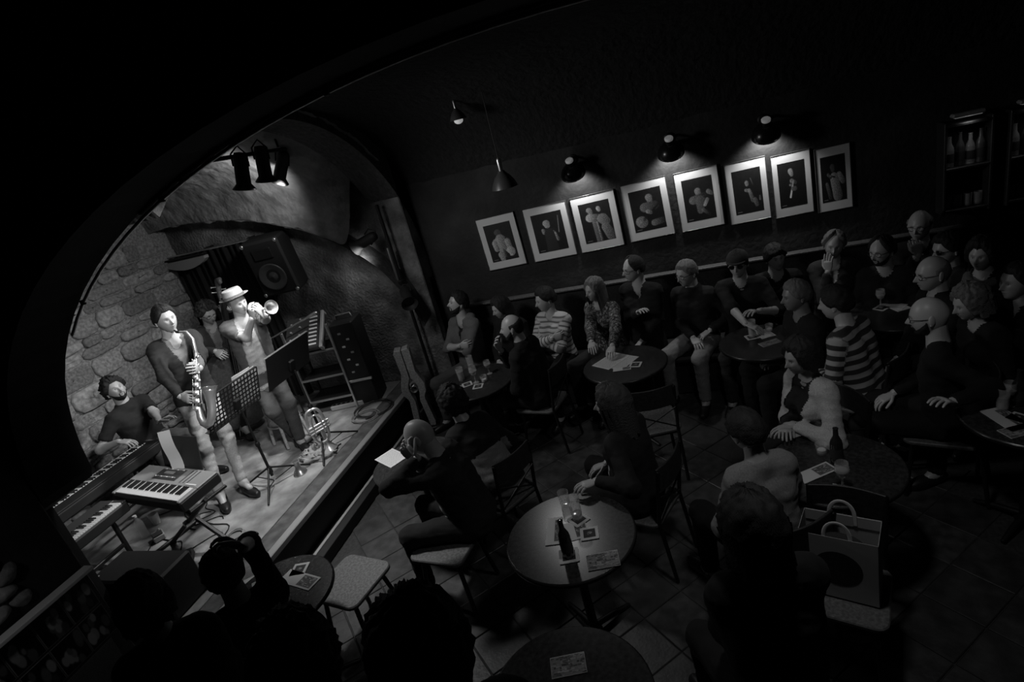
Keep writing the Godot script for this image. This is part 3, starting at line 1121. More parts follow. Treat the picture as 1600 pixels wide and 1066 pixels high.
	# baseboard and a cable conduit clipped along the arch
	slab("baseboard_back", Vector3(-2.7, 0, -5.65), Vector3(4.8, 0.1, -5.63), "wood_dark")
	for s in 2:
		var pts := []
		for i in 24:
			var a := PI * 0.83 - PI * 0.42 * i / 23.0
			if s == 0 and a > 2.25:
				continue
			pts.append(Vector3(-0.5 + cos(a) * (2.922 - 0.018 * s), 1.5 + (1.692 - 0.016 * s) * pow(sin(a), 0.86), -2.02))
		var c := thing("cable_conduit", ["pale cable conduit clipped along the rim of the big arch, upper one", "pale cable conduit along the rim of the big arch, lower and longer one"][s], "conduit")
		obj("pipe", Geo.new().tube(pts, 0.008, 8), mats.steel, c)
		for i in range(2, pts.size(), 6):
			obj("clip", Geo.new().box(pts[i] + Vector3(0, 0, 0.004), Vector3(0.02, 0.024, 0.02), 0.003), mats.dark_plastic, c)
	# rough masonry of the end wall
	var wl: Node3D = get_node("wall_stage_end")
	var rg := RandomNumberGenerator.new()
	rg.seed = 4
	var y := 0.43
	var cnt := 0
	while y < 2.5:
		var h := rg.randf_range(0.10, 0.23) if y > 0.9 else rg.randf_range(0.065, 0.085)
		var z := -5.40 + rg.randf_range(-0.1, 0.0)
		while z < -2.1:
			var w := rg.randf_range(0.18, 0.46) if y > 0.9 else rg.randf_range(0.19, 0.25)
			var st := Geo.new()
			var hh := h - 0.009
			var ww := w - 0.009
			var PP := PackedVector3Array()
			var rr := 6
			for j in rr:
				for i in 14:
					var a := TAU * i / 14.0
					var t := float(j) / (rr - 1)
					var rad: float = 1.0 if j < 3 else [0.93, 0.6, 0.001][j - 3]
					var dx: float = [0.0, 0.012, 0.024, 0.034, 0.040, 0.041][j] * (1.0 + 0.45 * sin(cnt * 7.7)) 
					var ca := cos(a); var sa := sin(a)
					var sq := 1.0 / pow(pow(absf(ca), 5.0) + pow(absf(sa), 5.0), 0.2)
					PP.append(Vector3(-5.79 + dx + (0.012 * fw.get_noise_3d(a * 20 + cnt * 9, j * 20, 0) if j > 2 else 0.0), y + h / 2 + sa * sq * hh / 2 * rad + 0.012 * fw.get_noise_2d(a * 12 + cnt * 5, cnt), z + w / 2 - ca * sq * ww / 2 * rad))
			st.grid(PP, 14, rr, true, PackedByteArray(), false)
			obj("stone" if y > 0.9 else "brick", st, mats[["stone", "stone_dark", "stone_pale", "stone"][cnt * 5 % 4]], wl)
			cnt += 1
			z += w
		y += h
	# the stage
	var sp := thing("stage_platform", "low stage platform with pale deck and black front, lit by spotlights", "stage")
	obj("deck", Geo.new().box(Vector3(-4.60, 0.40, -3.56), Vector3(2.34, 0.04, 3.70), 0.004), mats.deck, sp)
	obj("deck_border", Geo.new().box(Vector3(-3.34, 0.40, -3.56), Vector3(0.16, 0.04, 3.70), 0.004), mats.deck_edge, sp)
	obj("edge_strip", Geo.new().box(Vector3(-3.225, 0.398, -3.56), Vector3(0.07, 0.05, 3.70), 0.006), mats.grey_plastic, sp)
	obj("front_panel", Geo.new().box(Vector3(-3.26, 0.187, -3.56), Vector3(0.04, 0.374, 3.70), 0.004), mats.black, sp)
	obj("step", Geo.new().box(Vector3(-3.16, 0.05, -3.56), Vector3(0.15, 0.10, 3.66), 0.004), mats.black, sp)
	obj("step_strip", Geo.new().box(Vector3(-3.175, 0.105, -3.56), Vector3(0.03, 0.012, 3.66), 0.003), mats.grey_plastic, sp)
	# bench along the picture wall
	var bn := thing("bench", "long dark wall bench with pale top rail under the framed photographs", "bench", Vector3(0, 0, 0))
	obj("seat", Geo.new().box(Vector3(-0.1, 0.42, -5.34), Vector3(4.8, 0.06, 0.50), 0.02), mats.wood_dark, bn)
	obj("base", Geo.new().box(Vector3(-0.1, 0.20, -5.38), Vector3(4.7, 0.38, 0.36), 0.01), mats.black, bn)
	obj("backrest", Geo.new().box(Vector3(-0.1, 0.79, -5.615), Vector3(4.8, 0.66, 0.05), 0.01), mats.wood_dark, bn)
	obj("top_rail", Geo.new().box(Vector3(-0.1, 1.135, -5.60), Vector3(4.9, 0.024, 0.085), 0.006), mats.wood_seat, bn)


# ---------------------------------------------------------------- the picture wall
func figure_print(kind: int) -> ImageTexture:      # a generic musician in a dark photograph
	var w := 120; var h := 168
	var im := Image.create(w, h, false, Image.FORMAT_RGB8)
	var nz := FastNoiseLite.new()
	nz.seed = kind; nz.frequency = 0.06
	var S := []   # soft capsules: ax, ay, bx, by, ra, rb, grey
	match kind:
		0: S = [[55, 40, 58, 48, 16, 13, .22], [40, 80, 88, 78, 17, 17, .62], [60, 70, 62, 120, 22, 20, .58], [30, 84, 34, 112, 12, 12, .66], [88, 84, 92, 116, 13, 12, .6], [92, 130, 92, 134, 20, 20, .7], [48, 140, 50, 160, 16, 12, .6], [60, 116, 72, 146, 3, 12, .40]]
		1: S = [[54, 44, 56, 54, 15, 12, .58], [44, 80, 76, 80, 13, 13, .10], [36, 70, 38, 82, 7, 8, .5], [74, 84, 80, 92, 6, 8, .6], [80, 92, 88, 120, 5, 8, .62], [104, 20, 96, 90, 2, 2, .4], [58, 90, 60, 160, 20, 24, .06]]
		2: S = [[38, 30, 42, 40, 12, 10, .4], [74, 28, 76, 36, 9, 8, .55], [36, 62, 70, 66, 18, 15, .55], [52, 80, 58, 164, 12, 14, .36], [84, 74, 92, 86, 22, 20, .4], [90, 110, 104, 150, 18, 20, .42], [60, 84, 64, 164, 3, 4, .62]]
		3: S = [[72, 34, 74, 48, 14, 11, .4], [52, 72, 88, 70, 20, 18, .32], [30, 126, 32, 130, 23, 23, .45], [30, 128, 112, 62, 6, 3, .5], [60, 90, 70, 96, 9, 8, .5], [78, 140, 110, 136, 14, 13, .4]]
		4: S = [[58, 50, 60, 60, 13, 12, .4], [36, 84, 84, 80, 17, 20, .34], [64, 90, 60, 128, 20, 14, .28], [70, 128, 96, 150, 8, 7, .35], [100, 60, 112, 70, 10, 8, .36], [92, 90, 80, 110, 8, 7, .42]]
		5: S = [[58, 50, 59, 57, 9, 8, .42], [52, 78, 70, 84, 7, 8, .45], [66, 80, 78, 120, 7, 10, .46], [76, 36, 84, 62, 2, 2, .4], [86, 120, 92, 140, 10, 9, .3], [108, 110, 108, 122, 4, 5, .3]]
		6: S = [[56, 34, 60, 46, 12, 9, .5], [58, 70, 72, 78, 9, 9, .4], [50, 84, 68, 90, 5, 7, .5], [66, 70, 48, 130, 3, 5, .48], [70, 100, 62, 100, 10, 9, .25]]
		_: S = [[56, 40, 58, 50, 12, 10, .2], [88, 74, 104, 96, 14, 13, .5], [62, 80, 76, 146, 20, 24, .5], [34, 66, 46, 76, 7, 7, .3], [26, 100, 40, 150, 8, 10, .32], [44, 72, 66, 78, 3, 3, .5]]
	for y in h:
		for x in w:
			var g := 0.045 + 0.04 * nz.get_noise_2d(x, y)
			for q in S:
				var a := Vector2(q[0], q[1]); var b := Vector2(q[2], q[3])
				var p := Vector2(x, y)
				var t := clampf((p - a).dot(b - a) / maxf((b - a).length_squared(), 0.01), 0, 1)
				var d: float = p.distance_to(a.lerp(b, t)) - lerpf(q[4], q[5], t)
				var f := smoothstep(1.5, -2.5, d)
				var sh := 0.75 + 0.5 * nz.get_noise_2d(x * 3.0 + 40, y * 3.0) - 0.25 * (x - a.x) / maxf(q[4], 4.0)
				g = lerpf(g, clampf(0.10 + float(q[6]) * 1.1 * sh, 0.05, 0.92), f)
			im.set_pixel(x, y, Color(g, g, g))
	im.fill_rect(Rect2i(8, h - 10, 20, 3), Color(0.45, 0.45, 0.45))
	return ImageTexture.create_from_image(im)


func pictures() -> void:
	var C := [[-1.885, 1.745, 0.425], [-1.36, 1.75, 0.455], [-0.875, 1.76, 0.435], [-0.385, 1.78, 0.43], [0.085, 1.785, 0.385], [0.505, 1.77, 0.345], [0.87, 1.755, 0.315], [1.195, 1.735, 0.275]]
	var L := ["framed photograph of a musician in white with a round drum, leftmost of the row", "framed photograph of a lone singer beside a thin stand", "framed photograph of two players with a double bass", "framed photograph of a seated banjo player with long instrument neck", "framed photograph of a seated man leaning with spread arms", "framed dark photograph of a slim bass player far back", "framed dark photograph of a standing saxophone player", "framed photograph of a horn player in pale shirt, rightmost of the row"]
	for k in 8:
		var w: float = C[k][2]; var h := 0.555
		var p := thing("framed_photograph", L[k], "picture", Vector3(C[k][0], C[k][1], -5.648), 0, "framed photographs over the bench")
		p.rotation.z = deg_to_rad([1.5, 1.0, 1.5, 1.8, 1.2, 1.2, 1.0, 1.0][k])
		var f := Geo.new()
		for s in [-1.0, 1.0]:
			f.box(Vector3(s * (w / 2 - 0.003), 0, 0.010), Vector3(0.006, h, 0.020), 0.002)
			f.box(Vector3(0, s * (h / 2 - 0.003), 0.010), Vector3(w - 0.012, 0.006, 0.020), 0.002)
		obj("frame", f, mats.dim_metal, p)
		obj("mat_board", Geo.new().box(Vector3(0, 0, 0.008), Vector3(w - 0.011, h - 0.011, 0.012), 0.001), mats.mat_board, p)
		var m := StandardMaterial3D.new()
		m.albedo_texture = figure_print(k); m.roughness = 0.6
		var pw := w * 0.69; var ph := h * 0.71
		obj("print", Geo.new().sheet(Vector3(-pw / 2, ph / 2, 0.0146), Vector3(pw / 2, ph / 2, 0.0146), Vector3(pw / 2, -ph / 2, 0.0146), Vector3(-pw / 2, -ph / 2, 0.0146)), m, p)
	# three round wall lamps above the pictures
	var X := [-0.99, -0.10, 0.68]
	for k in 3:
		var y: float = [2.30, 2.29, 2.26][k]
		var l := thing("wall_lamp", ["black dome wall lamp over the third picture, leftmost of three lit ones", "black dome wall lamp over the fifth picture, middle of three lit ones", "black dome wall lamp over the seventh picture, rightmost of three lit ones"][k], "lamp", Vector3(X[k], y, -5.65), 0, "lit wall lamps")
		var T := Transform3D(Basis(Vector3.RIGHT, deg_to_rad(30)), Vector3(0, 0.0, 0.135))
		var pr := []
		for i in 9:
			var a := i / 8.0 * PI / 2
			pr.append(Vector2(0.115 * cos(a) + 0.002, -0.045 + 0.115 * sin(a)))
		for i in 9:
			var a := (8 - i) / 8.0 * PI / 2
			pr.insert(0, Vector2(0.108 * cos(a), -0.045 + 0.108 * sin(a)))
		obj("shade", Geo.new().lathe(pr, 28, T, false), mats.black_gloss, l)
		obj("neck", Geo.new().lathe([Vector2(0.03, 0.065), Vector2(0.032, 0.10), Vector2(0.024, 0.105), Vector2(0, 0.105)], 16, T), mats.black_metal, l)
		obj("cap", Geo.new().lathe([Vector2(0, 0.104), Vector2(0.036, 0.104), Vector2(0.038, 0.122), Vector2(0.03, 0.13), Vector2(0, 0.131)], 16, T), lit("cap_glow", 0.07), l)
		obj("bracket", Geo.new().tube([Vector3(0, 0.09, 0.0), Vector3(0, 0.11, 0.06), T * Vector3(0, 0.085, 0)], 0.012, 8), mats.black_metal, l)
		obj("wall_plate", Geo.new().lathe([Vector2(0, 0), Vector2(0.045, 0), Vector2(0.045, 0.012), Vector2(0.03, 0.02), Vector2(0, 0.02)], 16, Transform3D(Basis(Vector3.RIGHT, PI / 2), Vector3(0, 0.09, 0))), mats.black_metal, l)
		var bulb := obj("bulb", Geo.new().ball(T * Vector3(0, -0.02, 0), Vector3(0.03, 0.036, 0.03)), lit("bulb_glow", 0.5), l)
		var s := spot(l.position + T * Vector3(0, -0.02, 0), l.position + T * Vector3(0, -0.02, 0) + Vector3(0, -1.0, -0.42), 0.40, 60, 0.03, 0.7, "picture_light")
	# two bell lamps, the nearer one off
	var pend := [[Vector3(-1.51, 2.34, -5.0), "pale metal bell pendant lamp hanging unlit left of the wall lamps", 1.0], [Vector3(-1.77, 2.98, -5.0), "small pendant lamp high under the vault, shining down into the room", 0.62]]
	for q in pend:
		var l := thing("pendant_lamp", q[1], "lamp", q[0])
		var z: float = q[2]
		obj("shade", Geo.new().lathe([Vector2(0.112, 0), Vector2(0.118, 0.0), Vector2(0.10, 0.05), Vector2(0.07, 0.10), Vector2(0.035, 0.135), Vector2(0.03, 0.15), Vector2(0, 0.15)].map(func(v): return v * z), 24), mats.dim_metal, l)
		obj("holder", Geo.new().lathe([Vector2(0.02, 0.15), Vector2(0.022, 0.24), Vector2(0.012, 0.26), Vector2(0, 0.26)].map(func(v): return v * z), 16), mats.steel, l)
		if z < 0.9:
			obj("bulb", Geo.new().ball(Vector3(0, -0.005, 0), Vector3(0.04, 0.03, 0.04)), lit("pendant_glow", 0.25), l)
		obj("cord", Geo.new().tube([Vector3(0, 0.26 * z, 0), Vector3(0, bay_y(-5.0) - q[0].y, 0)], 0.004, 6, 0.1), mats.black, l)


func lit(called: String, e: float) -> StandardMaterial3D:
	var m := mt(called, 0.8, 0.5)
	m.emission_enabled = true; m.emission = Color(1, 1, 1); m.emission_energy_multiplier = e
	return m


# ---------------------------------------------------------------- on the stage
func music_stand(label: String, at: Vector3, top: float, holes: bool, turn: float) -> void:
	var s := thing("music_stand", label, "music stand", at, turn, "")
	var h := top - at.y - 0.22
	obj("shaft", Geo.new().tube([Vector3(0, 0.10, 0), Vector3(0, h * 0.55, 0), Vector3(0, h * 0.56, 0), Vector3(0, h, 0)], [0.013, 0.013, 0.009, 0.009], 10, 0.1), mats.black_metal, s)
	obj("collar", Geo.new().lathe([Vector2(0, h * 0.53), Vector2(0.02, h * 0.53), Vector2(0.022, h * 0.56), Vector2(0.016, h * 0.58), Vector2(0, h * 0.58)], 12), mats.black_metal, s)
	obj("hub", Geo.new().lathe([Vector2(0, 0.13), Vector2(0.022, 0.13), Vector2(0.022, 0.19), Vector2(0, 0.19)], 12), mats.black_metal, s)
	for k in 3:
		var a := TAU * k / 3.0 + 0.5
		var d := Vector3(sin(a), 0, cos(a))
		var lg := obj("leg", Geo.new().tube([Vector3(0, 0.18, 0) + d * 0.015, Vector3(0, 0.012, 0) + d * 0.33], 0.009, 8, 0.4), mats.black_metal, s)
		obj("brace", Geo.new().tube([Vector3(0, 0.05, 0) + d * 0.01, Vector3(0, 0.085, 0) + d * 0.19], 0.005, 6, 0.2), mats.black_metal, lg)
	# desk: looks towards -x before turning, leaning back
	var B := Basis(Vector3(0, 0, 1), deg_to_rad(-20)) 
	var o := Vector3(-0.02, h + 0.10, 0)
	var g := Geo.new()
	var W := 0.60; var Hh := 0.33
	if holes:
		# perforated sheet: strips between rows of round holes, drawn as a lattice
		var nyy := 8; var nzz := 15
		for j in nyy + 1:
			g.box(o + B * Vector3(0, lerpf(-Hh / 2, Hh / 2, float(j) / nyy), 0), Vector3(0.003, 0.016 if j > 0 and j < nyy else 0.012, W), 0.001, B)
		for k in nzz + 1:
			g.box(o + B * Vector3(0, 0, lerpf(-W / 2, W / 2, float(k) / nzz)), Vector3(0.0034, Hh, 0.014), 0.001, B)
	else:
		g.box(o, Vector3(0.004, Hh, W), 0.0015, B)
	obj("desk", g, mats.black, s)
	obj("lip", Geo.new().box(o + B * Vector3(-0.03, -Hh / 2, 0), Vector3(0.06, 0.004, W), 0.001, B), mats.black, s)
	obj("desk_rim", Geo.new().box(o + B * Vector3(-0.008, Hh / 2, 0), Vector3(0.02, 0.004, W), 0.001, B), mats.steel if not holes else mats.black_metal, s)
	obj("desk_bracket", Geo.new().box(o + B * Vector3(0.02, -0.04, 0), Vector3(0.035, 0.09, 0.06), 0.004, B), mats.black_metal, s)
	s.set_meta("o", 0)
	s.remove_meta("o")


func keyboard(label: String, X: Transform3D, w: float, dp: float, body: String, octaves: int, panel: bool) -> Node3D:
	# front edge towards +z; keys along x
	var k := thing("electronic_keyboard", label, "keyboard", X.origin)
	k.basis = X.basis
	obj("case", Geo.new().box(Vector3(0, 0, 0), Vector3(w, 0.085, dp), 0.012), mats.black, k)
	var p := Geo.new()
	p.box(Vector3(0, 0.046, -dp * 0.22), Vector3(w - 0.004, 0.014, dp * 0.54), 0.005)
	for s in [-1.0, 1.0]:
		p.box(Vector3(s * (w / 2 - 0.02), 0.046, dp * 0.27), Vector3(0.036, 0.016, dp * 0.44), 0.005)
	obj("top_panel", p, mats[body], k)
	var n := octaves * 7 + 1
	var kw := (w - 0.08) / n
	var kl := dp * 0.40
	var z0 := dp * 0.055
	var km := Geo.new().box(Vector3(0, 0.048, 0), Vector3(kw - 0.0012, 0.014, kl), 0.002).mesh()
	var bm := Geo.new().box(Vector3(0, 0.058, 0), Vector3(kw * 0.55, 0.014, kl * 0.62), 0.002).mesh()
	for i in n:
		var o := MeshInstance3D.new()
		o.name = "white_key"; o.mesh = km; o.material_override = mats.white
		o.position = Vector3(-(w - 0.08) / 2 + kw * (i + 0.5), 0, z0 + kl / 2)
		k.add_child(o, true)
		if i < n - 1 and not (i % 7 in [2, 6]):
			var b := MeshInstance3D.new()
			b.name = "black_key"; b.mesh = bm; b.material_override = mats.black_gloss
			b.position = Vector3(-(w - 0.08) / 2 + kw * (i + 1), 0, z0 + kl * 0.31)
			k.add_child(b, true)
	if panel:
		obj("display_frame", Geo.new().box(Vector3(-0.04, 0.054, -dp * 0.25), Vector3(0.30, 0.003, dp * 0.36), 0.001), mats.dark_plastic, k)
		obj("display", Geo.new().box(Vector3(-0.06, 0.056, -dp * 0.30), Vector3(0.12, 0.003, 0.03), 0.001), mats.grey_plastic, k)
		for i in 22:
			obj("button", Geo.new().box(Vector3(-0.175 + 0.0245 * (i % 11) + (0.0 if i < 11 else 0.006), 0.057, -dp * (0.16 if i < 11 else 0.40)), Vector3(0.015, 0.005, 0.010), 0.001), mats.grey_plastic if i % 3 else mats.white, k)
		for i in 5:
			obj("slot", Geo.new().box(Vector3(0.185 + 0.022 * i, 0.054, -dp * 0.24), Vector3(0.010, 0.003, dp * 0.40), 0.001), mats.grey_plastic if i % 2 else mats.dark_plastic, k)
		obj("wheel", Geo.new().box(Vector3(w / 2 - 0.10, 0.056, -dp * 0.02), Vector3(0.12, 0.006, 0.016), 0.002), mats.white, k)
	return k


func stage_things() -> void:
	music_stand("black music stand with perforated desk before the saxophone player", Vector3(-3.80, 0.42, -3.50), 1.42, true, -0.05)
	music_stand("black music stand with solid dark desk before the trumpet player", Vector3(-3.58, 0.42, -4.03), 1.50, false, -0.05)
	var sh := thing("sheet_music", "white sheet music lying on the perforated music stand", "paper", Vector3(-3.86, 1.245, -3.66), -0.05)
	for k in 2:
		obj("page", Geo.new().box(Vector3(-0.02 - 0.006 * k, 0.06 + 0.02 * k, -0.08 + 0.05 * k), Vector3(0.002, 0.30, 0.22), 0.0005, Basis(Vector3(0, 0, 1), deg_to_rad(-20)) * Basis(Vector3.RIGHT, 0.06 - 0.1 * k)), mats.paper, sh)
	# keyboard in front, on its X stand
	var kb := keyboard("light grey electronic keyboard with display panel at stage front", Transform3D(Basis(Vector3.UP, deg_to_rad(-11)) * Basis(Vector3.RIGHT, deg_to_rad(4)), Vector3(-4.02, 0.975, -2.76)), 0.88, 0.34, "grey_plastic", 5, true)
	var xs := thing("keyboard_stand", "black folding cross stand under the light grey keyboard", "stand", Vector3(-4.02, 0.42, -2.76), deg_to_rad(-11))
	for s in [-1.0, 1.0]:
		for z in [-0.05, 0.06]:
			if (z > 0) == (s > 0):
				continue
		var z2: float = 0.03 * s
		obj("leg", Geo.new().box(Vector3(0.10, 0.26, z2), Vector3(0.95, 0.032, 0.032), 0.006, Basis(Vector3(0, 0, 1), s * deg_to_rad(33))), mats.black_metal, xs)
		obj("foot_bar", Geo.new().tube([Vector3(0.10 + s * 0.40, 0.018, -0.19), Vector3(0.10 + s * 0.40, 0.018, 0.19)], 0.017, 10, 0.3), mats.black_metal, xs)
		obj("support_arm", Geo.new().tube([Vector3(0.10 + s * 0.38, 0.50, -0.15), Vector3(0.10 + s * 0.38, 0.50, 0.15)], 0.013, 10, 0.3), mats.black_metal, xs)
	obj("pivot_bolt", Geo.new().tube([Vector3(0.10, 0.26, -0.06), Vector3(0.10, 0.26, 0.06)], 0.025, 12, 0.1), mats.steel, xs)
	var rest := thing("music_rest", "dark upright music rest behind the light grey keyboard", "music rest", Vector3(-4.00, 1.015, -2.94), deg_to_rad(-11))
	obj("board", Geo.new().box(Vector3(0, 0.135, -0.035), Vector3(0.50, 0.27, 0.006), 0.002, Basis(Vector3.RIGHT, deg_to_rad(-14))), mats.dark_plastic, rest)
	obj("ledge", Geo.new().box(Vector3(0, 0.008, 0.012), Vector3(0.52, 0.01, 0.05), 0.003), mats.dark_plastic, rest)
	var lp := thing("paper_strip", "long white paper strip hanging over the dark music rest", "paper", Vector3(-4.04, 1.035, -2.935), deg_to_rad(18))
	var g := Geo.new()
	for side in 2:
		var P := PackedVector3Array()
		for j in 12:
			var t := j / 11.0
			for i in 5:
				var x := lerpf(-0.05, 0.05, i / 4.0)
				P.append(Vector3(x + 0.012 * t, 0.31 - 0.33 * t + (0.03 * (i / 4.0 - 0.5) if j == 11 else 0.0), -0.045 + 0.075 * t + 0.012 * sin(t * 6.0) + side * 0.0012))
		g.grid(P, 5, 12, false, PackedByteArray(), side == 1)
	obj("sheet", g, mats.paper, lp)
	# second keyboard half hidden by the pier, third one before the pianist
	keyboard("black keyboard with white keys, half hidden beside the left pier", Transform3D(Basis(Vector3.UP, deg_to_rad(90)), Vector3(-4.46, 0.915, -2.32)), 0.66, 0.28, "dark_plastic", 4, false)
	var s2 := thing("keyboard_stand", "black stand under the half hidden keyboard beside the pier", "stand", Vector3(-4.46, 0.42, -2.32))
	for z in [-0.24, 0.24]:
		obj("leg", Geo.new().box(Vector3(0, 0.225, z), Vector3(0.03, 0.44, 0.03), 0.005), mats.black_metal, s2)
		obj("foot_bar", Geo.new().box(Vector3(0, 0.015, z), Vector3(0.34, 0.03, 0.04), 0.006), mats.black_metal, s2)
	obj("cross_bar", Geo.new().box(Vector3(0, 0.2, 0), Vector3(0.025, 0.03, 0.5), 0.004), mats.black_metal, s2)
	keyboard("long black stage piano in front of the seated pianist", Transform3D(Basis(Vector3.UP, deg_to_rad(-90)) * Basis(Vector3.RIGHT, deg_to_rad(3)), Vector3(-4.93, 0.955, -2.92)), 1.10, 0.30, "black", 6, false)
	var s3 := thing("keyboard_stand", "black stand under the long stage piano of the pianist", "stand", Vector3(-4.93, 0.42, -2.92))
	for z in [-0.42, 0.42]:
		obj("leg", Geo.new().box(Vector3(0, 0.245, z), Vector3(0.03, 0.48, 0.03), 0.005), mats.black_metal, s3)
		obj("foot_bar", Geo.new().box(Vector3(0, 0.015, z), Vector3(0.40, 0.03, 0.04), 0.006), mats.black_metal, s3)
	obj("cross_bar", Geo.new().box(Vector3(0, 0.2, 0), Vector3(0.025, 0.03, 0.84), 0.004), mats.black_metal, s3)
	# stool of the pianist
	for q in [[Vector3(-5.200, 0.420, -3.500), 0.38, "round black stool under the seated pianist"], [Vector3(-4.150, 0.420, -4.250), 0.70, "tall pale stool under the trumpet player"], [Vector3(-5.100, 0.420, -4.900), 0.64, "tall dark stool behind the double bass"]]:
		var st := thing("stool", q[2], "stool", q[0])
		obj("seat", Geo.new().lathe([Vector2(0, q[1] - 0.05), Vector2(0.15, q[1] - 0.05), Vector2(0.165, q[1] - 0.035), Vector2(0.165, q[1] - 0.01), Vector2(0.15, q[1]), Vector2(0, q[1] + 0.004)], 24), mats.wood_pale if q[1] > 0.69 else mats.black, st)
		for k in 4:
			var a := TAU * k / 4.0 + 0.4
			var d := Vector3(sin(a), 0, cos(a))
			obj("leg", Geo.new().tube([d * 0.11 + Vector3(0, q[1] - 0.05, 0), d * 0.19 + Vector3(0, 0.01, 0)], 0.016, 8, 0.3), mats.wood_pale if q[1] > 0.69 else mats.black_metal, st)
		var ring := []
		for k in 17:
			var a := TAU * k / 16.0
			ring.append(Vector3(sin(a) * 0.165, q[1] * 0.35, cos(a) * 0.165))
		obj("foot_ring", Geo.new().tube(ring, 0.008, 6, 0.0), mats.steel, st)
	saxophone()
	trumpet()
	double_bass()
	flugelhorn()
	gear_rack()
	# things on the deck
	var mu := thing("trumpet_mute", "dark cup shaped brass mute standing on the stage deck", "mute", Vector3(-3.639, 0.420, -3.649), 0.3)
	obj("cup", Geo.new().lathe([Vector2(0, 0), Vector2(0.062, 0), Vector2(0.064, 0.01), Vector2(0.045, 0.04), Vector2(0.028, 0.06), Vector2(0.02, 0.12), Vector2(0.028, 0.135), Vector2(0, 0.136)], 20), mats.steel, mu)
	var bagp := Vector3(-3.630, 0.420, -3.928)
	var cb := thing("crumpled_bag", "pale crumpled plastic bag on the stage deck below the flugelhorn", "bag", bagp)
	var P := PackedVector3Array()
	for j in 16:
		var la := PI / 2 * j / 15.0
		for i in 26:
			var an := TAU * i / 26.0
			var r := 0.17 * (1.0 + 0.55 * fn.get_noise_3d(cos(an) * 60, sin(an) * 60, j * 9.0))
			P.append(Vector3(sin(an) * r * cos(la), 0.004 + absf(0.085 * sin(la) * (1.0 + 0.9 * fn.get_noise_3d(cos(an) * 80 + 50, sin(an) * 80, j * 14.0))), cos(an) * r * cos(la) * 0.8))
	obj("bag_body", Geo.new().grid(P, 26, 16), mats.cloth_pale, cb)
	for k in 4:
		var pd := thing("effects_pedal", ["small black pedal nearest the stage edge", "black volume pedal on the deck behind the foremost head", "dark flat power box between the cables", "little pale pedal below the grey keyboard"][k], "pedal", [Vector3(-3.500, 0.420, -2.621), Vector3(-3.918, 0.420, -2.533), Vector3(-3.581, 0.420, -2.328), Vector3(-4.506, 0.420, -2.833)][k], [0.6, 0.7, 0.4, 1.0][k], "pedals and boxes on the deck")
		obj("housing", Geo.new().box(Vector3(0, 0.03, 0), [Vector3(0.10, 0.05, 0.16), Vector3(0.11, 0.06, 0.27), Vector3(0.14, 0.06, 0.10), Vector3(0.09, 0.05, 0.12)][k], 0.008), mats.black if k < 3 else mats.grey_plastic, pd)
		obj("treadle", Geo.new().box(Vector3(0, 0.062, 0.02), Vector3(0.075, 0.01, 0.07 if k != 1 else 0.2), 0.003), mats.dark_plastic, pd)
		obj("knob", Geo.new().lathe([Vector2(0, 0), Vector2(0.010, 0), Vector2(0.009, 0.014), Vector2(0, 0.014)], 10, Transform3D(Basis(), Vector3(0.02, 0.055, -0.045))), mats.steel, pd)
	var bo := thing("water_bottle", "clear plastic water bottle standing on the deck beside the keyboards", "bottle", Vector3(-4.705, 0.420, -2.868))
	obj("bottle_body", Geo.new().lathe([Vector2(0, 0), Vector2(0.03, 0), Vector2(0.033, 0.01), Vector2(0.033, 0.14), Vector2(0.014, 0.185), Vector2(0.014, 0.20), Vector2(0, 0.2)], 18), mats.glass, bo)
	obj("cap", Geo.new().lathe([Vector2(0, 0.198), Vector2(0.016, 0.198), Vector2(0.016, 0.218), Vector2(0, 0.218)], 14), mats.white, bo)
	var fc := thing("flight_case", "black flight case at the near end of the stage deck", "case", Vector3(-3.82, 0.42, -2.19))
	obj("case_body", Geo.new().box(Vector3(0, 0.17, 0), Vector3(0.62, 0.34, 0.30), 0.015), mats.black, fc)
	for x in [-0.28, 0.28]:
		obj("corner", Geo.new().box(Vector3(x, 0.325, 0.12), Vector3(0.07, 0.04, 0.07), 0.01), mats.dim_metal, fc)
	obj("lid_strip", Geo.new().box(Vector3(0, 0.25, 0.152), Vector3(0.60, 0.02, 0.006), 0.002), mats.dim_metal, fc)
	var cp := thing("paper_cup", "small white cup on the deck under the light grey keyboard", "cup", Vector3(-4.742, 0.420, -3.028))
	obj("cup_body", Geo.new().lathe([Vector2(0, 0), Vector2(0.030, 0), Vector2(0.041, 0.10), Vector2(0.043, 0.103), Vector2(0.039, 0.102), Vector2(0.028, 0.006), Vector2(0, 0.006)], 20), mats.white, cp)
	# cables
	var rg := RandomNumberGenerator.new()
	rg.seed = 12
	var cl := [["coiled dark cable lying flat on the deck by the black gear rack", Vector3(-3.441, 0.420, -4.750), 0.20, "dark_plastic"], ["second coil of cable nearer the stage edge", Vector3(-3.462, 0.420, -4.597), 0.14, "grey_plastic"], ["small pale cable loop on the deck near the volume pedal", Vector3(-3.712, 0.420, -2.843), 0.07, "grey_plastic"]]
	for q in cl:
		var pts := []
		for k in 70:
			var a := k * 0.36
			pts.append(q[1] + Vector3(sin(a) * q[2] * (1.0 + 0.15 * sin(k * 0.17)), 0.006 + 0.00025 * k, cos(a) * q[2] * (0.9 + 0.1 * cos(k * 0.11))))
		tag(obj("cable_coil", Geo.new().tube(pts, 0.005, 6, 0.3), mats[q[3]]), q[0], "cable", "cables on the stage deck")
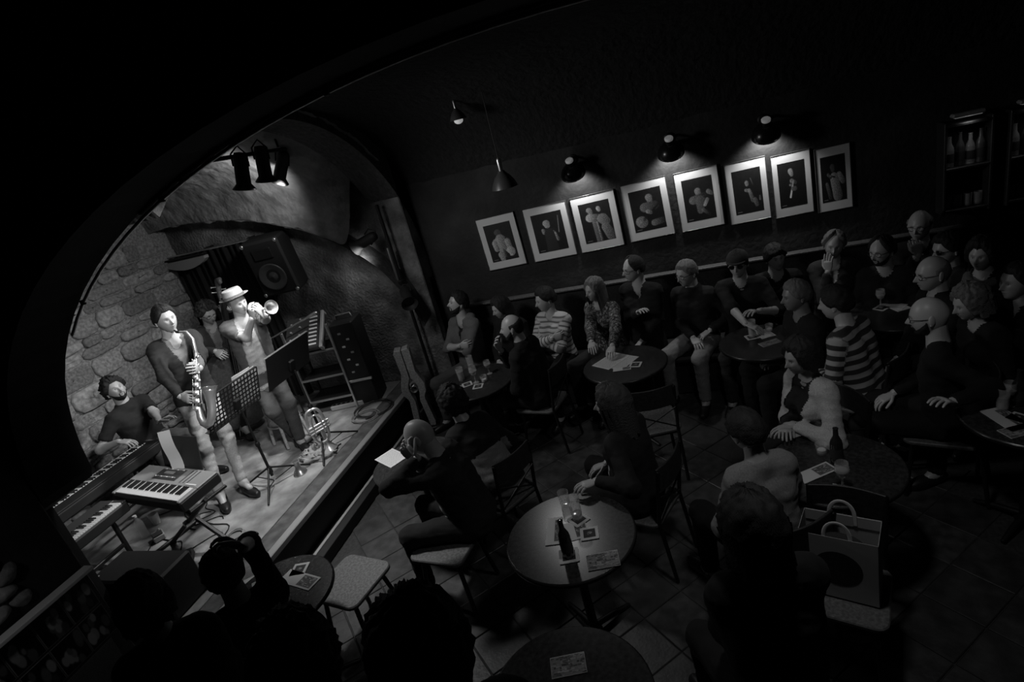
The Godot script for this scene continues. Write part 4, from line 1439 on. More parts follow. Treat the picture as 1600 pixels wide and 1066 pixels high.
	var ends := [[Vector3(-4.476, 0.420, -3.166), Vector3(-3.568, 0.420, -2.688)], [Vector3(-4.877, 0.420, -3.185), Vector3(-4.024, 0.420, -3.025)], [Vector3(-4.508, 0.420, -2.701), Vector3(-4.247, 0.420, -3.156)], [Vector3(-4.300, 0.420, -2.769), Vector3(-3.499, 0.420, -2.754)], [Vector3(-4.860, 0.420, -4.321), Vector3(-4.897, 0.420, -4.607)], [Vector3(-4.159, 0.440, -5.444), Vector3(-3.636, 0.420, -5.368)], [Vector3(-4.418, 0.420, -3.427), Vector3(-4.236, 0.420, -2.916)]]
	var el := ["black cable running from the keyboard stand to the stage edge", "thin cable looping behind the keyboard stand leg", "black cable crossing the deck under the grey keyboard", "long dark cable from the pedal towards the front strip", "short white cable hooked below the trumpet player", "pale cable along the foot of the back wall", "dark cable beside the saxophone player's shoes"]
	for k in ends.size():
		var a: Vector3 = ends[k][0]; var b: Vector3 = ends[k][1]
		var pts := []
		for i in 24:
			var t := i / 23.0
			var sd := (b - a).cross(Vector3.UP).normalized()
			pts.append(a.lerp(b, t) + sd * (0.10 * sin(t * 9.0 + k * 2.0) * sin(t * PI) + 0.04 * sin(t * 17.0 + k)) + Vector3(0, 0.007, 0))
		tag(obj("cable", Geo.new().tube(pts, 0.0045, 6, 0.4), mats.black if k not in [4, 5] else mats.grey_plastic), el[k], "cable", "cables on the stage deck")
	# loudspeaker on the back wall
	var sp := thing("loudspeaker", "black loudspeaker cabinet with round grille mounted high on the back wall", "loudspeaker", Vector3(-4.30, 2.065, -5.16), deg_to_rad(10))
	sp.rotation.x = deg_to_rad(8)
	obj("cabinet", Geo.new().box(Vector3(0, 0, -0.06), Vector3(0.43, 0.62, 0.28), 0.02), mats.black, sp)
	obj("baffle", Geo.new().box(Vector3(0, 0, 0.082), Vector3(0.39, 0.58, 0.012), 0.004), mats.cloth_black, sp)
	obj("woofer", Geo.new().lathe([Vector2(0.15, 0.0), Vector2(0.152, 0.012), Vector2(0.135, 0.014), Vector2(0.06, -0.02), Vector2(0.05, -0.012), Vector2(0, 0.006)], 32, Transform3D(Basis(Vector3.RIGHT, PI / 2), Vector3(0, -0.09, 0.10)), false), mats.dark_plastic, sp)
	obj("horn", Geo.new().box(Vector3(0, 0.17, 0.095), Vector3(0.22, 0.12, 0.018), 0.008), mats.black_gloss, sp)
	for q in [[-1, -1], [1, -1], [-1, 1], [1, 1]]:
		obj("corner", Geo.new().ball(Vector3(q[0] * 0.19, q[1] * 0.285, 0.085), Vector3(0.022, 0.022, 0.012), Basis(), 10, 6), mats.steel, sp)
	obj("bracket", Geo.new().box(Vector3(0, 0.1, -0.22), Vector3(0.08, 0.2, 0.10), 0.006), mats.black_metal, sp)
	# curtain rail, black backcloth, scalloped board
	var rl := thing("curtain_rail", "thin metal rail high on the back wall above the bandstand", "rail", Vector3(-5.2, 2.37, -5.30))
	obj("tube", Geo.new().tube([Vector3(-0.85, 0, 0), Vector3(0.66, 0, 0)], 0.012, 10, 0.2), mats.steel, rl)
	for x in [-0.75, 0.0, 0.6]:
		obj("rail_bracket", Geo.new().box(Vector3(x, 0.01, -0.06), Vector3(0.02, 0.03, 0.13), 0.004), mats.black_metal, rl)
	var cu := thing("stage_curtain", "black folded backcloth hanging from the rail behind the bass player", "curtain", Vector3(-5.2, 0.43, -5.30))
	g = Geo.new()
	for side in 2:
		P = PackedVector3Array()
		for j in 6:
			for i in 70:
				var t := i / 69.0
				P.append(Vector3(lerpf(-0.52, 0.60, t), lerpf(0.0, 1.925, j / 5.0), 0.028 * sin(t * 75.0 + 0.3 * j) + 0.01 * sin(t * 31.0) + side * 0.004 - 0.02))
		g.grid(P, 70, 6, false, PackedByteArray(), side == 0)
	obj("cloth", g, mats.cloth_black, cu)
	var sb := thing("scalloped_board", "pale board with two curved bouts hanging under the metal rail", "wall decoration", Vector3(-5.80, 2.33, -5.25))
	var o2 := PackedVector2Array()
	o2.append_array([Vector2(-0.52, -0.01), Vector2(-0.52, -0.12)])
	for i in 13:
		var t := i / 12.0
		o2.append(Vector2(lerpf(-0.50, 0.0, t), -0.06 - 0.12 * pow(sin(PI * (0.35 + 0.65 * t)), 0.8) + 0.02 * t))
	for i in 13:
		var t := i / 12.0
		o2.append(Vector2(lerpf(0.02, 0.62, t), -0.04 - 0.085 * pow(sin(PI * t), 0.7)))
	o2.append(Vector2(0.62, -0.01))
	obj("panel", Geo.new().prism(o2, 0.07, Transform3D(), 0.006), mats.grey_plastic, sb)
	obj("hanger", Geo.new().box(Vector3(0.05, 0.012, 0), Vector3(1.1, 0.02, 0.03), 0.004), mats.black_metal, sb)
	# spotlights on a bar along the arch, and one can each
	var bar := thing("lighting_bar", "dark bar under the vault that carries the stage spotlights", "bar", Vector3(-3.25, 3.14, -4.2))
	obj("bar_tube", Geo.new().tube([Vector3(0.05, 0, 0.75), Vector3(-0.02, -0.02, -0.45)], 0.016, 10, 0.2), mats.black_metal, bar)
	for z in [0.6, -0.3]:
		obj("bar_hanger", Geo.new().tube([Vector3(0.02, 0, z), Vector3(0.02, 0.22, z)], 0.01, 8, 0.1), mats.black_metal, bar)
	var cans := [[Vector3(-3.18, 3.11, -3.93), Vector3(-4.0, -0.2, -3.65), "black spotlight can hanging over the stage, leftmost of the row", 0.0], [Vector3(-3.18, 3.13, -4.19), Vector3(-3.9, -0.2, -4.2), "black spotlight can hanging over the stage, second of the row", 0.0], [Vector3(-3.30, 3.06, -4.62), Vector3(-4.6, 1.2, -4.5), "slim black spotlight tilted towards the vault, third of the row", 0.15]]
	for q in cans:
		can_light(q[2], q[0], q[1], q[3])
	# lighting pole by the corner of the stage
	var po := thing("lighting_pole", "tall black lighting pole at the corner between stage and picture wall", "pole", Vector3(-2.95, 0, -5.30))
	obj("pole_tube", Geo.new().tube([Vector3(0, 0.02, 0), Vector3(0.0, 2.42, 0)], 0.018, 10, 0.2), mats.black_metal, po)
	obj("base_plate", Geo.new().lathe([Vector2(0, 0), Vector2(0.11, 0), Vector2(0.11, 0.012), Vector2(0.03, 0.03), Vector2(0, 0.03)], 24), mats.black_metal, po)
	obj("pole_sleeve", Geo.new().tube([Vector3(-0.025, 1.62, 0.02), Vector3(-0.02, 1.98, 0.02)], 0.014, 10, 0.3), mats.steel, po)
	obj("clamp", Geo.new().box(Vector3(-0.01, 1.60, 0.02), Vector3(0.08, 0.06, 0.07), 0.01), mats.black_metal, po)
	can_light("black theatre lamp clamped halfway up the lighting pole", Vector3(-2.90, 1.52, -5.22), Vector3(-2.2, 0.9, -4.0), 0.0)
	can_light("small lamp at the top of the pole throwing light on the plaster", Vector3(-3.03, 2.14, -5.16), Vector3(-4.2, 1.8, -5.1), 0.1)
	# giant clothes peg
	var pg := thing("giant_clothes_peg", "pale wooden giant clothes peg standing upright at the stage corner", "clothes peg", Vector3(-3.03, 0.0, -4.98), deg_to_rad(20))
	for s in [-1.0, 1.0]:
		var o := PackedVector2Array()
		for q in [[0.006, 0.98], [0.07, 0.99], [0.085, 0.96], [0.075, 0.72], [0.10, 0.64], [0.13, 0.55], [0.125, 0.47], [0.09, 0.41], [0.085, 0.38], [0.115, 0.08], [0.10, 0.04], [0.05, 0.05], [0.025, 0.37], [0.03, 0.40], [0.045, 0.46], [0.05, 0.54], [0.03, 0.61], [0.006, 0.66], [0.004, 0.80]]:
			o.append(Vector2(q[0] * s, q[1]))
		obj("half", Geo.new().prism(o, 0.12, Transform3D(), 0.008), mats.wood_pale, pg)
	obj("spring", Geo.new().tube(_helix(0.036, 0.10, 6), 0.006, 6, 0.2), mats.steel, pg)
	obj("foot", Geo.new().box(Vector3(0, 0.02, 0), Vector3(0.26, 0.04, 0.18), 0.006), mats.wood_dark, pg)


func _helix(r: float, dep: float, turns: int) -> Array:
	var pts := []
	for k in turns * 12 + 1:
		var a := TAU * k / 12.0
		pts.append(Vector3(cos(a) * r, 0.51 + sin(a) * r, -dep / 2 + dep * k / (turns * 12)))
	return pts


func can_light(label: String, at: Vector3, to: Vector3, glow: float) -> void:
	var s := thing("spotlight", label, "spotlight", at)
	var d := (to - at).normalized()
	var yb := -d
	var xb := yb.cross(Vector3(0.3, 0.1, 1)).normalized()
	var B := Basis(xb, yb, xb.cross(yb))
	var X := Transform3D(B, Vector3())
	obj("can", Geo.new().lathe([Vector2(0.050, -0.20), Vector2(0.085, -0.235), Vector2(0.088, -0.23), Vector2(0.055, -0.19), Vector2(0.052, 0.0), Vector2(0.04, 0.04), Vector2(0, 0.045)], 24, X, false), mats.black, s)
	obj("lens", Geo.new().lathe([Vector2(0, -0.19), Vector2(0.048, -0.19), Vector2(0.048, -0.183), Vector2(0, -0.183)], 20, X), lit("lens_glow_%d" % int(glow * 100), glow) if glow > 0 else mats.glass_dark, s)
	obj("yoke", Geo.new().tube([X * Vector3(0.06, -0.06, 0), X * Vector3(0.06, 0.0, 0) + Vector3(0, 0.03, 0), X * Vector3(0, 0.05, 0) + Vector3(0, 0.04, 0), X * Vector3(-0.06, 0.0, 0) + Vector3(0, 0.03, 0), X * Vector3(-0.06, -0.06, 0)], 0.007, 8, 0.2), mats.black_metal, s)


func saxophone() -> void:
	var t := thing("saxophone", "shiny alto saxophone played by the young man in the cardigan", "saxophone", Vector3.ZERO)
	var A := Vector3(-4.021, 1.977, -3.455); var Bn := Vector3(-3.905, 1.969, -3.437); var C := Vector3(-3.856, 1.908, -3.419); var D := Vector3(-3.855, 1.798, -3.387); var E := Vector3(-3.828, 1.408, -3.160)
	var F := Vector3(-3.793, 1.307, -3.109); var G := Vector3(-3.737, 1.298, -3.115); var Hh := Vector3(-3.709, 1.394, -3.164); var I := Vector3(-3.707, 1.552, -3.228)
	t.position = E
	var o := E
	var path := [A, A.lerp(Bn, 0.5), Bn, C, D]
	obj("neck", Geo.new().tube(path.map(func(p): return p - o), [0.008, 0.009, 0.011, 0.013, 0.014], 12, 0.2), mats.brass, t)
	obj("mouthpiece", Geo.new().tube([Vector3(-4.055, 1.992, -3.472) - o, A - o, A.lerp(Bn, 0.3) - o], [0.006, 0.010, 0.011], 12, 0.3), mats.black_gloss, t)
	var body := []
	var rad := []
	for k in 9:
		body.append(D.lerp(E, k / 8.0) - o); rad.append(lerpf(0.014, 0.026, k / 8.0))
	for k in 7:
		var a := PI * k / 6.0
		var m := (E + Hh) * 0.5
		var q := m + (E - m) * cos(a) + (F + G - E - Hh) * 0.5 * sin(a) * 1.1
		body.append(q - o); rad.append(lerpf(0.026, 0.033, k / 6.0))
	for k in 6:
		body.append(Hh.lerp(I, (k + 1) / 6.0) - o); rad.append([0.034, 0.036, 0.039, 0.043, 0.049, 0.056][k])
	obj("tube_body", Geo.new().tube(body, rad, 16, 0.02), mats.brass, t)
	var bd := (I - Hh).normalized()
	var xb := bd.cross(Vector3.UP).normalized()
	var X := Transform3D(Basis(xb, bd, xb.cross(bd)), I - o)
	obj("bell", Geo.new().lathe([Vector2(0.046, -0.03), Vector2(0.053, -0.01), Vector2(0.062, 0.01), Vector2(0.065, 0.012), Vector2(0.060, 0.006), Vector2(0.046, -0.03), Vector2(0.03, -0.05), Vector2(0, -0.055)], 28, X, false), mats.brass, t)
	var side := (E - D).normalized().cross(Vector3(0.6, 0.2, 0.8)).normalized()
	var nrm := side.cross((E - D).normalized()).normalized()
	if nrm.dot(Vector3(0, 2.9, 0) - E) < 0:
		nrm = -nrm
	for k in 14:
		var p := D.lerp(E, 0.08 + k * 0.07)
		var q := p + nrm * lerpf(0.018, 0.030, k / 13.0) + side * (0.014 if k % 2 else -0.014)
		var KB := Basis(side, nrm, side.cross(nrm))
		obj("key", Geo.new().lathe([Vector2(0, 0), Vector2(0.012 + 0.0005 * k, 0), Vector2(0.013 + 0.0005 * k, 0.005), Vector2(0.006, 0.008), Vector2(0, 0.008)], 12, Transform3D(KB, q - o)), mats.brass if k % 2 else mats.steel, t)
	obj("key_rod", Geo.new().tube([D.lerp(E, 0.1) + side * 0.028 - o, D.lerp(E, 0.98) + side * 0.042 - o], 0.004, 6, 0.3), mats.steel, t)
	obj("key_guard", Geo.new().tube([Hh + side * 0.05 - o, Hh.lerp(I, 0.5) + side * 0.062 + nrm * 0.02 - o, I + side * 0.06 - o], 0.006, 6, 0.3), mats.brass, t)


func trumpet() -> void:
	var A := Vector3(-3.908, 1.858, -4.165); var Bl := Vector3(-3.503, 1.910, -3.981)
	var d := (Bl - A).normalized()
	var up := (Vector3.UP - d * d.y).normalized()
	var sd := d.cross(up)
	var L := (Bl - A).length()
	var t := thing("trumpet", "shiny trumpet raised to the lips of the man in the hat", "trumpet", A)
	var X := Transform3D(Basis(sd, d, -up), Vector3())
	obj("mouthpiece", Geo.new().lathe([Vector2(0, 0.0), Vector2(0.013, 0.0), Vector2(0.011, 0.02), Vector2(0.004, 0.03), Vector2(0.005, 0.08)], 14, X, false), mats.steel, t)
	obj("lead_pipe", Geo.new().tube([d * 0.07, d * 0.30, d * 0.34 - up * 0.02, d * 0.34 - up * 0.06, d * 0.30 - up * 0.08, d * 0.20 - up * 0.08], 0.0065, 8, 0.2), mats.brass, t)
	obj("bell", Geo.new().tube([d * 0.22 - up * 0.01, d * 0.12 - up * 0.02, d * 0.06 - up * 0.045, d * 0.08 - up * 0.075, d * 0.14 - up * 0.085, d * 0.17 - up * 0.05 , d * 0.2], 0.006, 8, 0.2), mats.brass, t)
	obj("bell_flare", Geo.new().lathe([Vector2(0.006, 0.16), Vector2(0.009, L * 0.55), Vector2(0.014, L * 0.75), Vector2(0.026, L * 0.9), Vector2(0.045, L * 0.97), Vector2(0.062, L), Vector2(0.060, L + 0.003), Vector2(0.04, L * 0.97), Vector2(0.02, L * 0.88), Vector2(0.008, L * 0.7), Vector2(0, L * 0.7)], 28, X, false), mats.brass, t)
	for k in 3:
		var c := d * (0.18 + 0.026 * k)
		var v := obj("valve", Geo.new().tube([c + up * 0.035, c - up * 0.085], 0.0115, 12, 0.1), mats.brass, t)
		obj("valve_cap", Geo.new().tube([c + up * 0.05, c + up * 0.065], 0.009, 10, 0.2), mats.steel, v)


func double_bass() -> void:
	var S := Vector3(-4.779, 2.080, -4.813); var Ft := Vector3(-4.973, 0.430, -4.420)
	var ax := (S - Ft).normalized()
	var t := thing("double_bass", "dark wooden double bass with pale neck edge held by the curly haired player", "double bass", Ft)
	var nr := Vector3(0.88, 0, 0.35)
	nr = (nr - ax * nr.dot(ax)).normalized()
	var sd := ax.cross(nr)
	t.basis = Basis(sd, ax, nr)
	var L := (S - Ft).length()
	var o := PackedVector2Array()
	var half := [[0.0, 0.10], [0.16, 0.105], [0.26, 0.17], [0.30, 0.28], [0.285, 0.38], [0.22, 0.47], [0.195, 0.54], [0.205, 0.61], [0.235, 0.66], [0.24, 0.74], [0.20, 0.85], [0.12, 0.93], [0.05, 0.99], [0.0, 1.0]]
	var cv := Curve2D.new()
	for q in half:
		cv.add_point(Vector2(q[0], q[1]), Vector2.ZERO, Vector2.ZERO)
	for k in half.size():
		o.append(Vector2(half[k][0], half[k][1]))
	for k in range(half.size() - 2, 0, -1):
		o.append(Vector2(-half[k][0], half[k][1]))
	obj("body", Geo.new().prism(o, 0.19, Transform3D(Basis(), Vector3(0, 0, 0)), 0.02), mats.bass_wood, t)
	obj("neck", Geo.new().tube([Vector3(0, 0.95, 0.09), Vector3(0, L - 0.16, 0.05)], [0.026, 0.019], 10, 0.2), mats.wood_seat, t)
	obj("fingerboard", Geo.new().box(Vector3(0, (0.72 + L - 0.17) / 2, 0.125), Vector3(0.052, L - 0.17 - 0.72, 0.02), 0.006, Basis(Vector3.RIGHT, deg_to_rad(-2.5))), mats.black_gloss, t)
	obj("scroll", Geo.new().tube([Vector3(0, L - 0.17, 0.05), Vector3(0, L - 0.05, 0.035), Vector3(0, L + 0.015, 0.05), Vector3(0, L + 0.02, 0.085), Vector3(0, L - 0.012, 0.095), Vector3(0, L - 0.02, 0.07)], [0.022, 0.028, 0.030, 0.028, 0.022, 0.016], 12, 0.4), mats.wood_seat, t)
	for k in 4:
		var sg := -1.0 if k % 2 else 1.0
		obj("tuning_peg", Geo.new().tube([Vector3(0, L - 0.14 + 0.027 * k, 0.04), Vector3(sg * 0.06, L - 0.14 + 0.027 * k, 0.035), Vector3(sg * 0.075, L - 0.14 + 0.027 * k, 0.035)], [0.006, 0.006, 0.012], 8, 0.4), mats.steel, t)
		obj("string", Geo.new().tube([Vector3((k - 1.5) * 0.014, L - 0.16, 0.088), Vector3((k - 1.5) * 0.022, 0.52, 0.215), Vector3((k - 1.5) * 0.014, 0.33, 0.15)], 0.0016, 5, 0.1), mats.steel, t)
		var fh := Geo.new().tube([Vector3(sg * 0.10, 0.60, 0.097), Vector3(sg * 0.11, 0.55, 0.097), Vector3(sg * 0.105, 0.49, 0.097), Vector3(sg * 0.12, 0.45, 0.097)], [0.009, 0.005, 0.005, 0.010], 6, 0.5, 0.3, Vector3.RIGHT)
		if k < 2:
			obj("sound_hole", fh, mats.black, t)
	obj("bridge", Geo.new().prism(PackedVector2Array([Vector2(-0.07, 0), Vector2(0.07, 0), Vector2(0.04, 0.06), Vector2(0.045, 0.10), Vector2(-0.045, 0.10), Vector2(-0.04, 0.06)]), 0.016, Transform3D(Basis(Vector3.RIGHT, PI / 2), Vector3(0, 0.52, 0.10))), mats.wood_pale, t)
	obj("tailpiece", Geo.new().box(Vector3(0, 0.25, 0.135), Vector3(0.07, 0.24, 0.02), 0.006, Basis(Vector3.RIGHT, deg_to_rad(8))), mats.black_gloss, t)
	obj("end_pin", Geo.new().tube([Vector3(0, 0.0, 0.0), Vector3(0, 0.12, 0.0)], 0.008, 8, 0.4), mats.steel, t)


func flugelhorn() -> void:
	var b := Vector3(-3.533, 0.420, -3.969)
	var t := thing("flugelhorn", "shiny flugelhorn with three valves standing upright on the deck", "flugelhorn", b, deg_to_rad(45))
	var loop := []
	for k in 41:
		var a := TAU * k / 40.0
		var y := 0.30 + 0.17 * signf(cos(a)) * pow(absf(cos(a)), 0.7)
		loop.append(Vector3(0.075 * signf(sin(a)) * pow(absf(sin(a)), 0.6), y, 0.012 * sin(a * 0.5)))
	obj("main_tubing", Geo.new().tube(loop, 0.014, 10, 0.1), mats.brass, t)
	var l2 := []
	for k in 31:
		var a := PI * k / 30.0
		l2.append(Vector3(-0.045 + 0.09 * k / 30.0 * 0.0 + 0.045 * (1 - cos(a)), 0.22 + 0.20 * pow(sin(a), 0.5), 0.03))
	obj("tuning_slide", Geo.new().tube(l2, 0.009, 8, 0.1), mats.brass, t)
	for k in 3:
		var v := obj("valve", Geo.new().tube([Vector3(-0.085, 0.245 + 0.030 * k, 0.025), Vector3(0.065, 0.265 + 0.030 * k, 0.025)], 0.0135, 12, 0.15), mats.brass, t)
		obj("valve_cap", Geo.new().tube([Vector3(0.08, 0.267 + 0.030 * k, 0.025), Vector3(0.105, 0.27 + 0.030 * k, 0.025)], 0.010, 10, 0.3), mats.steel, v)
	obj("bell", Geo.new().lathe([Vector2(0.078, 0.0), Vector2(0.08, 0.003), Vector2(0.06, 0.02), Vector2(0.035, 0.06), Vector2(0.02, 0.13), Vector2(0.014, 0.24)], 26, Transform3D(Basis(), Vector3(0.02, 0.03, -0.01)), false), mats.brass, t)
	obj("stand_peg", Geo.new().tube([Vector3(0.02, 0.01, -0.01), Vector3(0.02, 0.18, -0.01)], 0.012, 8, 0.2), mats.black, t)
	for k in 4:
		var a := TAU * k / 4.0 + 0.3
		obj("stand_foot", Geo.new().tube([Vector3(0.02, 0.015, -0.01), Vector3(0.02 + 0.12 * sin(a), 0.008, -0.01 + 0.12 * cos(a))], 0.007, 6, 0.3), mats.black_metal, t)


func gear_rack() -> void:
	var r := thing("equipment_rack", "open metal gear rack with small mixers beside the back wall", "rack", Vector3(-3.98, 0.42, -4.95), deg_to_rad(12))
	for x in [-0.25, 0.25]:
		for z in [-0.16, 0.16]:
			obj("upright", Geo.new().box(Vector3(x, 0.5, z), Vector3(0.026, 1.0, 0.026), 0.004), mats.steel if z > 0 else mats.black_metal, r)
	for y in [0.16, 0.42, 0.72]:
		for z in [-0.16, 0.16]:
			obj("cross_bar", Geo.new().box(Vector3(0, y, z), Vector3(0.50, 0.022, 0.022), 0.004), mats.steel if z > 0 else mats.black_metal, r)
		obj("shelf", Geo.new().box(Vector3(0, y, 0), Vector3(0.49, 0.012, 0.32), 0.003), mats.black_metal, r)
	var m := thing("mixing_desk", "small mixer with pale knob strip tilted on top of the gear rack", "mixer", Vector3(-4.04, 1.30, -4.93), deg_to_rad(12))
	m.rotation.x = deg_to_rad(40)
	obj("panel", Geo.new().box(Vector3(0, 0.03, 0), Vector3(0.44, 0.06, 0.42), 0.01), mats.dark_plastic, m)
	obj("side_rail", Geo.new().box(Vector3(0.20, 0.04, 0), Vector3(0.035, 0.075, 0.46), 0.006), mats.grey_plastic, m)
	for k in 8:
		obj("fader_strip", Geo.new().box(Vector3(0.10, 0.064, -0.17 + 0.048 * k), Vector3(0.09, 0.010, 0.020), 0.003), mats.white, m)
		obj("knob", Geo.new().lathe([Vector2(0, 0), Vector2(0.012, 0), Vector2(0.010, 0.018), Vector2(0, 0.018)], 10, Transform3D(Basis(), Vector3(-0.05 - 0.1 * (k % 2), 0.06, -0.17 + 0.048 * k))), mats.grey_plastic, m)
	var am := thing("rack_amplifier", "black amplifier with pale sockets standing right of the gear rack", "amplifier", Vector3(-3.62, 0.42, -5.06), deg_to_rad(12))
	obj("cabinet", Geo.new().box(Vector3(0, 0.48, 0), Vector3(0.26, 0.96, 0.32), 0.015), mats.black, am)
	for k in 7:
		obj("socket", Geo.new().box(Vector3(-0.04 + 0.07 * (k % 2), 0.40 + 0.075 * k, 0.163), Vector3(0.035, 0.022, 0.008), 0.003), mats.white if k % 3 else mats.steel, am)
	obj("handle", Geo.new().tube([Vector3(-0.09, 0.965, 0), Vector3(-0.08, 1.01, 0), Vector3(0.08, 1.01, 0), Vector3(0.09, 0.965, 0)], 0.011, 8, 0.2), mats.steel, am)
	obj("lower_rail", Geo.new().box(Vector3(0, 0.30, 0.17), Vector3(0.28, 0.03, 0.02), 0.005), mats.steel, am)
	var ps := thing("power_strip", "white power strip with a row of dark sockets at the foot of the gear rack", "power strip", Vector3(-3.835, 0.420, -4.873), deg_to_rad(14))
	obj("strip_body", Geo.new().box(Vector3(0, 0.03, 0), Vector3(0.38, 0.055, 0.07), 0.008), mats.paper_grey, ps)
	for k in 6:
		obj("socket", Geo.new().lathe([Vector2(0, 0), Vector2(0.019, 0), Vector2(0.019, 0.003), Vector2(0, 0.003)], 14, Transform3D(Basis(), Vector3(-0.15 + 0.055 * k, 0.057, 0))), mats.black, ps)
	var mi := thing("microphone_stand", "thin pale microphone boom reaching over the gear rack", "microphone stand", Vector3(-4.30, 0.42, -4.72))
	obj("shaft", Geo.new().tube([Vector3(0, 0.02, 0), Vector3(0, 0.98, 0)], 0.009, 8, 0.2), mats.black_metal, mi)
	obj("boom", Geo.new().tube([Vector3(-0.12, 0.93, 0.05), Vector3(0, 0.98, 0), Vector3(0.36, 1.08, -0.18)], [0.007, 0.008, 0.011], 8, 0.3), mats.steel, mi)
	obj("microphone", Geo.new().tube([Vector3(0.36, 1.08, -0.18), Vector3(0.40, 1.09, -0.205), Vector3(0.45, 1.10, -0.235)], [0.012, 0.02, 0.024], 12, 0.8), mats.steel, mi)
	for k in 3:
		var a := TAU * k / 3.0
		obj("leg", Geo.new().tube([Vector3(0, 0.08, 0), Vector3(0.18 * sin(a), 0.01, 0.18 * cos(a))], 0.008, 6, 0.3), mats.black_metal, mi)


# ---------------------------------------------------------------- tables, chairs and what lies on them
func bistro_table(label: String, at: Vector3, r: float, h := 0.74) -> void:
	var t := thing("bistro_table", label, "table", at, 0.0, "round bistro tables")
	obj("table_top", Geo.new().lathe([Vector2(0, h - 0.03), Vector2(r - 0.012, h - 0.03), Vector2(r, h - 0.022), Vector2(r, h - 0.006), Vector2(r - 0.006, h), Vector2(0, h)], 48), mats.wood_table, t)
	obj("edge_band", Geo.new().lathe([Vector2(r - 0.001, h - 0.024), Vector2(r + 0.003, h - 0.022), Vector2(r + 0.003, h - 0.008), Vector2(r - 0.001, h - 0.006)], 48, Transform3D(), false), mats.black_gloss, t)
	obj("column", Geo.new().lathe([Vector2(0.05, 0.02), Vector2(0.028, 0.06), Vector2(0.024, h - 0.10), Vector2(0.06, h - 0.035), Vector2(0, h - 0.035)], 16), mats.black_metal, t)
	for k in 4:
		var a := TAU * k / 4.0 + PI / 4
		obj("foot", Geo.new().tube([Vector3(0, 0.05, 0), Vector3(sin(a) * 0.15, 0.035, cos(a) * 0.15), Vector3(sin(a) * r * 0.75, 0.014, cos(a) * r * 0.75)], [0.02, 0.018, 0.013], 8, 0.4), mats.black_metal, t)


func low_stool(label: String, at: Vector3, turn: float) -> void:
	var c := thing("low_stool", label, "stool", at, turn, "low stools with rounded seats")
	var q := PackedVector2Array()
	for k in 4:
		for i in 6:
			var a := PI / 2 * k + PI / 2 * i / 5.0
			q.append(Vector2([0.14, -0.14, -0.14, 0.14][k] + 0.06 * cos(a), [0.14, 0.14, -0.14, -0.14][k] + 0.06 * sin(a)))
	obj("seat", Geo.new().prism(q, 0.03, Transform3D(Basis(Vector3.RIGHT, PI / 2), Vector3(0, 0.435, 0)), 0.007), mats.wood_seat, c)
	for x in [-1.0, 1.0]:
		for z in [-1.0, 1.0]:
			obj("leg", Geo.new().tube([Vector3(x * 0.13, 0.42, z * 0.13), Vector3(x * 0.18, 0.01, z * 0.18)], 0.015, 8, 0.3), mats.black_metal, c)
	obj("seat_frame", Geo.new().tube([Vector3(-0.14, 0.413, 0.14), Vector3(0.14, 0.413, 0.14), Vector3(0.14, 0.413, -0.14), Vector3(-0.14, 0.413, -0.14), Vector3(-0.14, 0.413, 0.14)], 0.010, 6, 0.1), mats.black_metal, c)


var chair0: Node3D


func chair(label: String, at: Vector3, turn: float) -> Node3D:
	var g := "dark bistro chairs among the tables"
	if chair0:
		return dup(chair0, label, at, turn, g)
	var c := thing("bistro_chair", label, "chair", at, turn, g)
	chair0 = c
	var q := PackedVector2Array()
	for k in 4:
		var cx: float = [0.15, -0.15, -0.14, 0.14][k]; var cy: float = [0.15, 0.15, -0.13, -0.13][k]
		for i in 6:
			var a := PI / 2 * k + PI / 2 * i / 5.0
			q.append(Vector2(cx + 0.055 * cos(a), cy + 0.055 * sin(a)))
	obj("seat", Geo.new().prism(q, 0.026, Transform3D(Basis(Vector3.RIGHT, PI / 2), Vector3(0, 0.437, 0)), 0.006), mats.wood_seat, c)
	for s in [-1.0, 1.0]:
		obj("leg", Geo.new().tube([Vector3(s * 0.15, 0.43, 0.15), Vector3(s * 0.175, 0.01, 0.185)], 0.013, 8, 0.3), mats.black_metal, c)
		obj("leg", Geo.new().tube([Vector3(s * 0.165, 0.84, -0.235), Vector3(s * 0.16, 0.45, -0.18), Vector3(s * 0.165, 0.01, -0.235)], 0.013, 8, 0.3), mats.black_metal, c)
	obj("seat_frame", Geo.new().tube([Vector3(-0.15, 0.415, 0.15), Vector3(0.15, 0.415, 0.15), Vector3(0.16, 0.415, -0.17), Vector3(-0.16, 0.415, -0.17), Vector3(-0.15, 0.415, 0.15)], 0.010, 6, 0.1), mats.black_metal, c)
	var P := PackedVector3Array()
	for j in 2:
		for i in 12:
			var t := i / 11.0
			P.append(Vector3(lerpf(-0.165, 0.165, t), 0.70 + 0.15 * j, -0.232 - 0.03 * sin(t * PI)))
	var b := Geo.new()
	b.grid(P, 12, 2, false, PackedByteArray(), false)
	for i in P.size():
		P[i].z += 0.014
	b.grid(P, 12, 2, false, PackedByteArray(), true)
	for j in 2:
		var e := []
		for i in 12:
			e.append(P[j * 12 + i] - Vector3(0, 0, 0.007))
		b.tube(e, 0.0075, 6, 0.3)
	obj("backrest", b, mats.wood_dark, c)
	obj("cross_brace", Geo.new().tube([Vector3(-0.16, 0.66, -0.225), Vector3(0.16, 0.47, -0.19)], 0.006, 6, 0.1), mats.black_metal, c)
	obj("cross_brace", Geo.new().tube([Vector3(0.16, 0.66, -0.225), Vector3(-0.16, 0.47, -0.19)], 0.006, 6, 0.1), mats.black_metal, c)
	return c


